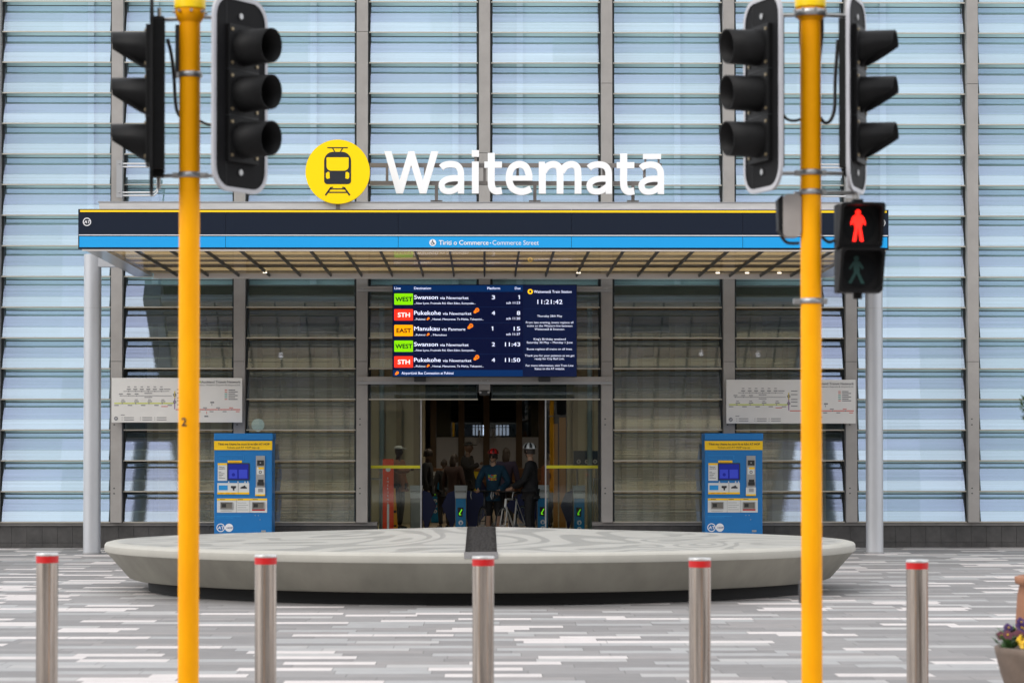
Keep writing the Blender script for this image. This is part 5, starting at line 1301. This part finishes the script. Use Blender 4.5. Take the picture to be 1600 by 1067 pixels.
    def shell(name, m, rx, ry, rz_, zmin, front_cut=0, dz=0, stripes=None):
        mb = MB(); n, kk2 = 28, 12; vs = []; fs = []; row = 0
        for i in range(kk2 + 1):
            z = zmin + (rz_ - zmin) * i / kk2; rr = math.sqrt(max(0, 1 - (z / rz_) ** 2)) if z > 0 else 1
            for j in range(n):
                a = 2 * PI * j / n; y = ry * rr * math.sin(a); zz = z + (front_cut * max(0, -math.sin(a)) if i == 0 else 0)
                vs.append(hp(rx * rr * math.cos(a), y + .005, zz + dz))
        for i in range(kk2):
            for j in range(n):
                q = (j + 1) % n; fs.append((i * n + j, i * n + q, (i + 1) * n + q, (i + 1) * n + j))
        if stripes:
            f1 = [fa for x_, fa in enumerate(fs) if (x_ % n) % 4 in (0, 1) or (x_ // n) in (0,)]; f2 = [fa for fa in fs if fa not in f1]
            mb.add(vs, f1, m, True); mb.add(vs, f2, stripes, True)
        else: mb.add(vs, fs, m, True)
        mb.add(vs[:n], [tuple(range(n))[::-1]], M['black'])
        return mb.build(name, t)
    if hair: shell('hair', hair, .084, .104, .125, -.05 if not long_hair else -.09, .10, 0)
    if long_hair:
        mb = MB(); mb.sphere(hp(0, .07, -.10), .09 * k, hair, 14, 10, (.95, .5, 1.6)); mb.build('long_hair', t)
    if helmet:
        shell('helmet', helmet[0], .10, .135, .10, -.012, .02, .058, helmet[1])
        mb = MB()
        for s in (-1, 1): mb.tube([hp(s * .085, .0, .03), hp(s * .07, -.03, -.06), hp(0, -.05, -.115)], .006 * k, M['black'], 6)
        mb.build('chin_strap', t)
    if cap:
        shell('cap', cap, .088, .108, .07, .0, 0, .055)
        mb = MB(); mb.sphere(hp(0, -.12, .06), .07 * k, cap, 14, 6, (1, 1, .15)); mb.build('cap_brim', t)
    return t
blk = mat('black_cloth', (.012, .012, .014), .85, var=.3, scale=12); navyc = mat('teal_hoodie', (.003, .036, .07), .85, var=.2, scale=12)
SK1 = (.42, .25, .17); hairb = mat('dark_hair', (.025, .015, .01), .6)
Yp = 45.7
person((X(771, Yp), Yp, 0), R(-8), 1.70, 'child in a red bicycle helmet and teal hoodie standing over a bicycle in the doorway', SK1, navyc, blk, hair=hairb,
       helmet=(mat('helmet_red', (.62, .015, .015), .3), mat('helmet_vent', (.10, .01, .01), .5)), shorts=True, top_print=True, head_turn=-12,
       arms={'r': ((-.28, -.06, 1.16), (-.25, -.30, 1.02)), 'l': ((.30, -.03, 1.14), (.14, -.28, 1.00))})
Yp2 = 45.3
person((X(829, Yp2), Yp2, 0), R(-102), 1.80, 'person in black with a white and black bicycle helmet, turned away, holding a bicycle', SK1, blk, blk, hair=hairb,
       helmet=(mat('helmet_white', (.62, .64, .66), .3), M['black']), arms={'l': ((.24, -.06, 1.14), (.10, -.30, 1.0)), 'r': ((-.22, -.06, 1.14), (-.12, -.30, 1.0))}, head_turn=-25)
SK_SHADED = (.11, .065, .045); dcloth = mat('charcoal_cloth', (.010, .010, .011), .9); bcl = mat('brown_cloth_shaded', (.032, .015, .012), .9); pcl = mat('purple_cloth_shaded', (.022, .016, .042), .9); ocl = mat('orange_vest_cloth_shaded', (.22, .075, .03), .7)  # skin and cloth colours darkened so the shaded figures read as silhouettes
person((X(731, 55), 55, 0), R(70), 1.86, 'tall dark figure in a cap in the hall behind the fare gates', SK_SHADED, dcloth, blk, cap=M['black'], arms={'r': ((-.24, -.1, 1.2), (-.12, -.3, 1.3))}, hi=False)
person((X(709, 53), 53, 0), R(150), 1.62, 'long haired person in brown standing in front of the man in the cap', SK_SHADED, bcl, blk, hair=hairb, long_hair=True, hi=False)
person((X(694, 54), 54, 0), R(-160), 1.50, 'short dark haired person left of the long haired person in brown', SK_SHADED, dcloth, blk, hair=hairb, hi=False)
person((X(668, 52), 52, 0), R(80), 1.72, 'person in dark clothes at the left end of the row of people', SK_SHADED, blk, blk, hair=hairb, hi=False)
person((X(791, 54), 54, 0), R(170), 1.74, 'long haired person in a purple top seen from behind, past the child', SK_SHADED, pcl, blk, hair=hairb, long_hair=True, hi=False)
person((X(622, 53), 53, 0), R(60), 1.78, 'worker in an orange vest and white cap behind the left glass', SK_SHADED, ocl, dcloth, cap=mat('white_cap', (.55, .57, .6), .6), arms={'r': ((-.2, -.15, 1.2), (-.05, -.33, 1.25))}, hi=False)
person((X(856, 55), 55, 0), R(-60), 1.62, 'person in an orange top partly hidden behind the person in black', SK_SHADED, ocl, dcloth, hair=hairb, hi=False)

# ------------------------------------------------------------------ bicycles
def bicycle(loc, rz, frame_m, lab, steer=0):
    t = thing('bicycle', loc, lab, 'bicycle', None, rz)
    def wheel(y, nm, rot=0):
        rr = .335; mb = MB(); n = 40
        pts = [(0, y + rr * math.cos(2 * PI * j / n), rr + .005 + rr * math.sin(2 * PI * j / n)) for j in range(n + 1)]
        mb.tube(pts, .013, M['black'], 8, caps=False); w_ = mb.build(nm, t)
        mb = MB(); pts = [(0, y + .315 * math.cos(2 * PI * j / n), .34 + .315 * math.sin(2 * PI * j / n)) for j in range(n + 1)]; mb.tube(pts, .010, mat('rim_silver', (.5, .5, .5), .3, .8), 8, caps=False); mb.build('rim', w_)
        mb = MB()
        for j in range(20): a = 2 * PI * j / 20; mb.tube([(.02 * (-1) ** j, y, .34), (0, y + .31 * math.cos(a), .34 + .31 * math.sin(a))], .0015, M['galv'], 4, caps=False)
        mb.tube([(-.045, y, .34), (.045, y, .34)], .018, M['galv'], 10); mb.build('spokes', w_)
    wheel(-.5, 'front_wheel'); wheel(.5, 'rear_wheel')
    mb = MB(); bb = (0, .07, .28); st = (0, .20, .80); hd = (0, -.33, .82); h2 = (0, -.36, .70)
    for a, b2, r_ in ((bb, st, .016), (st, hd, .016), (bb, h2, .020), (hd, h2, .022)): mb.tube([a, b2], r_, frame_m, 12)
    for s in (-1, 1): mb.tube([(s * .02, .08, .28), (s * .05, .5, .34)], .009, frame_m, 8); mb.tube([(s * .015, .19, .76), (s * .05, .5, .34)], .008, frame_m, 8)
    mb.build('frame', t)
    mb = MB(); mb.tube([h2, (0, -.385, .66)], .02, frame_m, 10)
    for s in (-1, 1): mb.tube([(0, -.375, .67), (s * .045, -.39, .62), (s * .05, -.5, .34)], .012, frame_m, 10)
    mb.build('fork', t)
    mb = MB(); mb.tube([hd, (0, -.31, .92), (0, -.38, .95)], .013, M['black'], 10)
    mb.tube([(-.21, -.50, .82), (-.22, -.44, .80), (-.21, -.50, .90), (-.21, -.47, .955), (-.18, -.38, .955), (.18, -.38, .955), (.21, -.47, .955), (.21, -.50, .90), (.22, -.44, .80), (.21, -.50, .82)], .013, M['black'], 10); mb.build('handlebar', t)
    mb = MB()
    for s in (-1, 1): mb.tube([(s * .21, -.50, .95), (s * .21, -.54, .88), (s * .2, -.52, .82)], .009, M['galv'], 8)
    mb.build('brake_lever', t)
    mb = MB(); mb.tube([st, (0, .23, .90)], .012, M['black'], 10); mb.sphere((0, .24, .92), .12, M['black'], 14, 8, (.55, 1.1, .25)); mb.build('saddle', t)
    mb = MB(); mb.tube([(-.06, .07, .28), (.06, .07, .28)], .02, M['galv'], 10); mb.tube([(.06, .07, .28), (.065, .17, .16)], .009, M['galv'], 8); mb.tube([(-.06, .07, .28), (-.065, -.03, .40)], .009, M['galv'], 8)
    mb.box(.065, .15, .14, .20, .15, .17, M['black']); mb.box(-.15, -.065, -.06, 0, .39, .41, M['black']); mb.tube([(.045, .07, .28), (.05, .07, .28)], .09, mat('rim_silver'), 20); mb.build('crank', t)
    return t
bicycle((X(801, 45.4), 45.55, 0), R(-22), mat('white_frame', (.62, .62, .60), .3, coat=.4), 'white framed road bicycle held by the person in black')
bicycle((X(764, 45.8), 45.9, 0), R(-14), mat('dark_frame', (.03, .03, .035), .35), 'dark bicycle under the child in the red helmet')
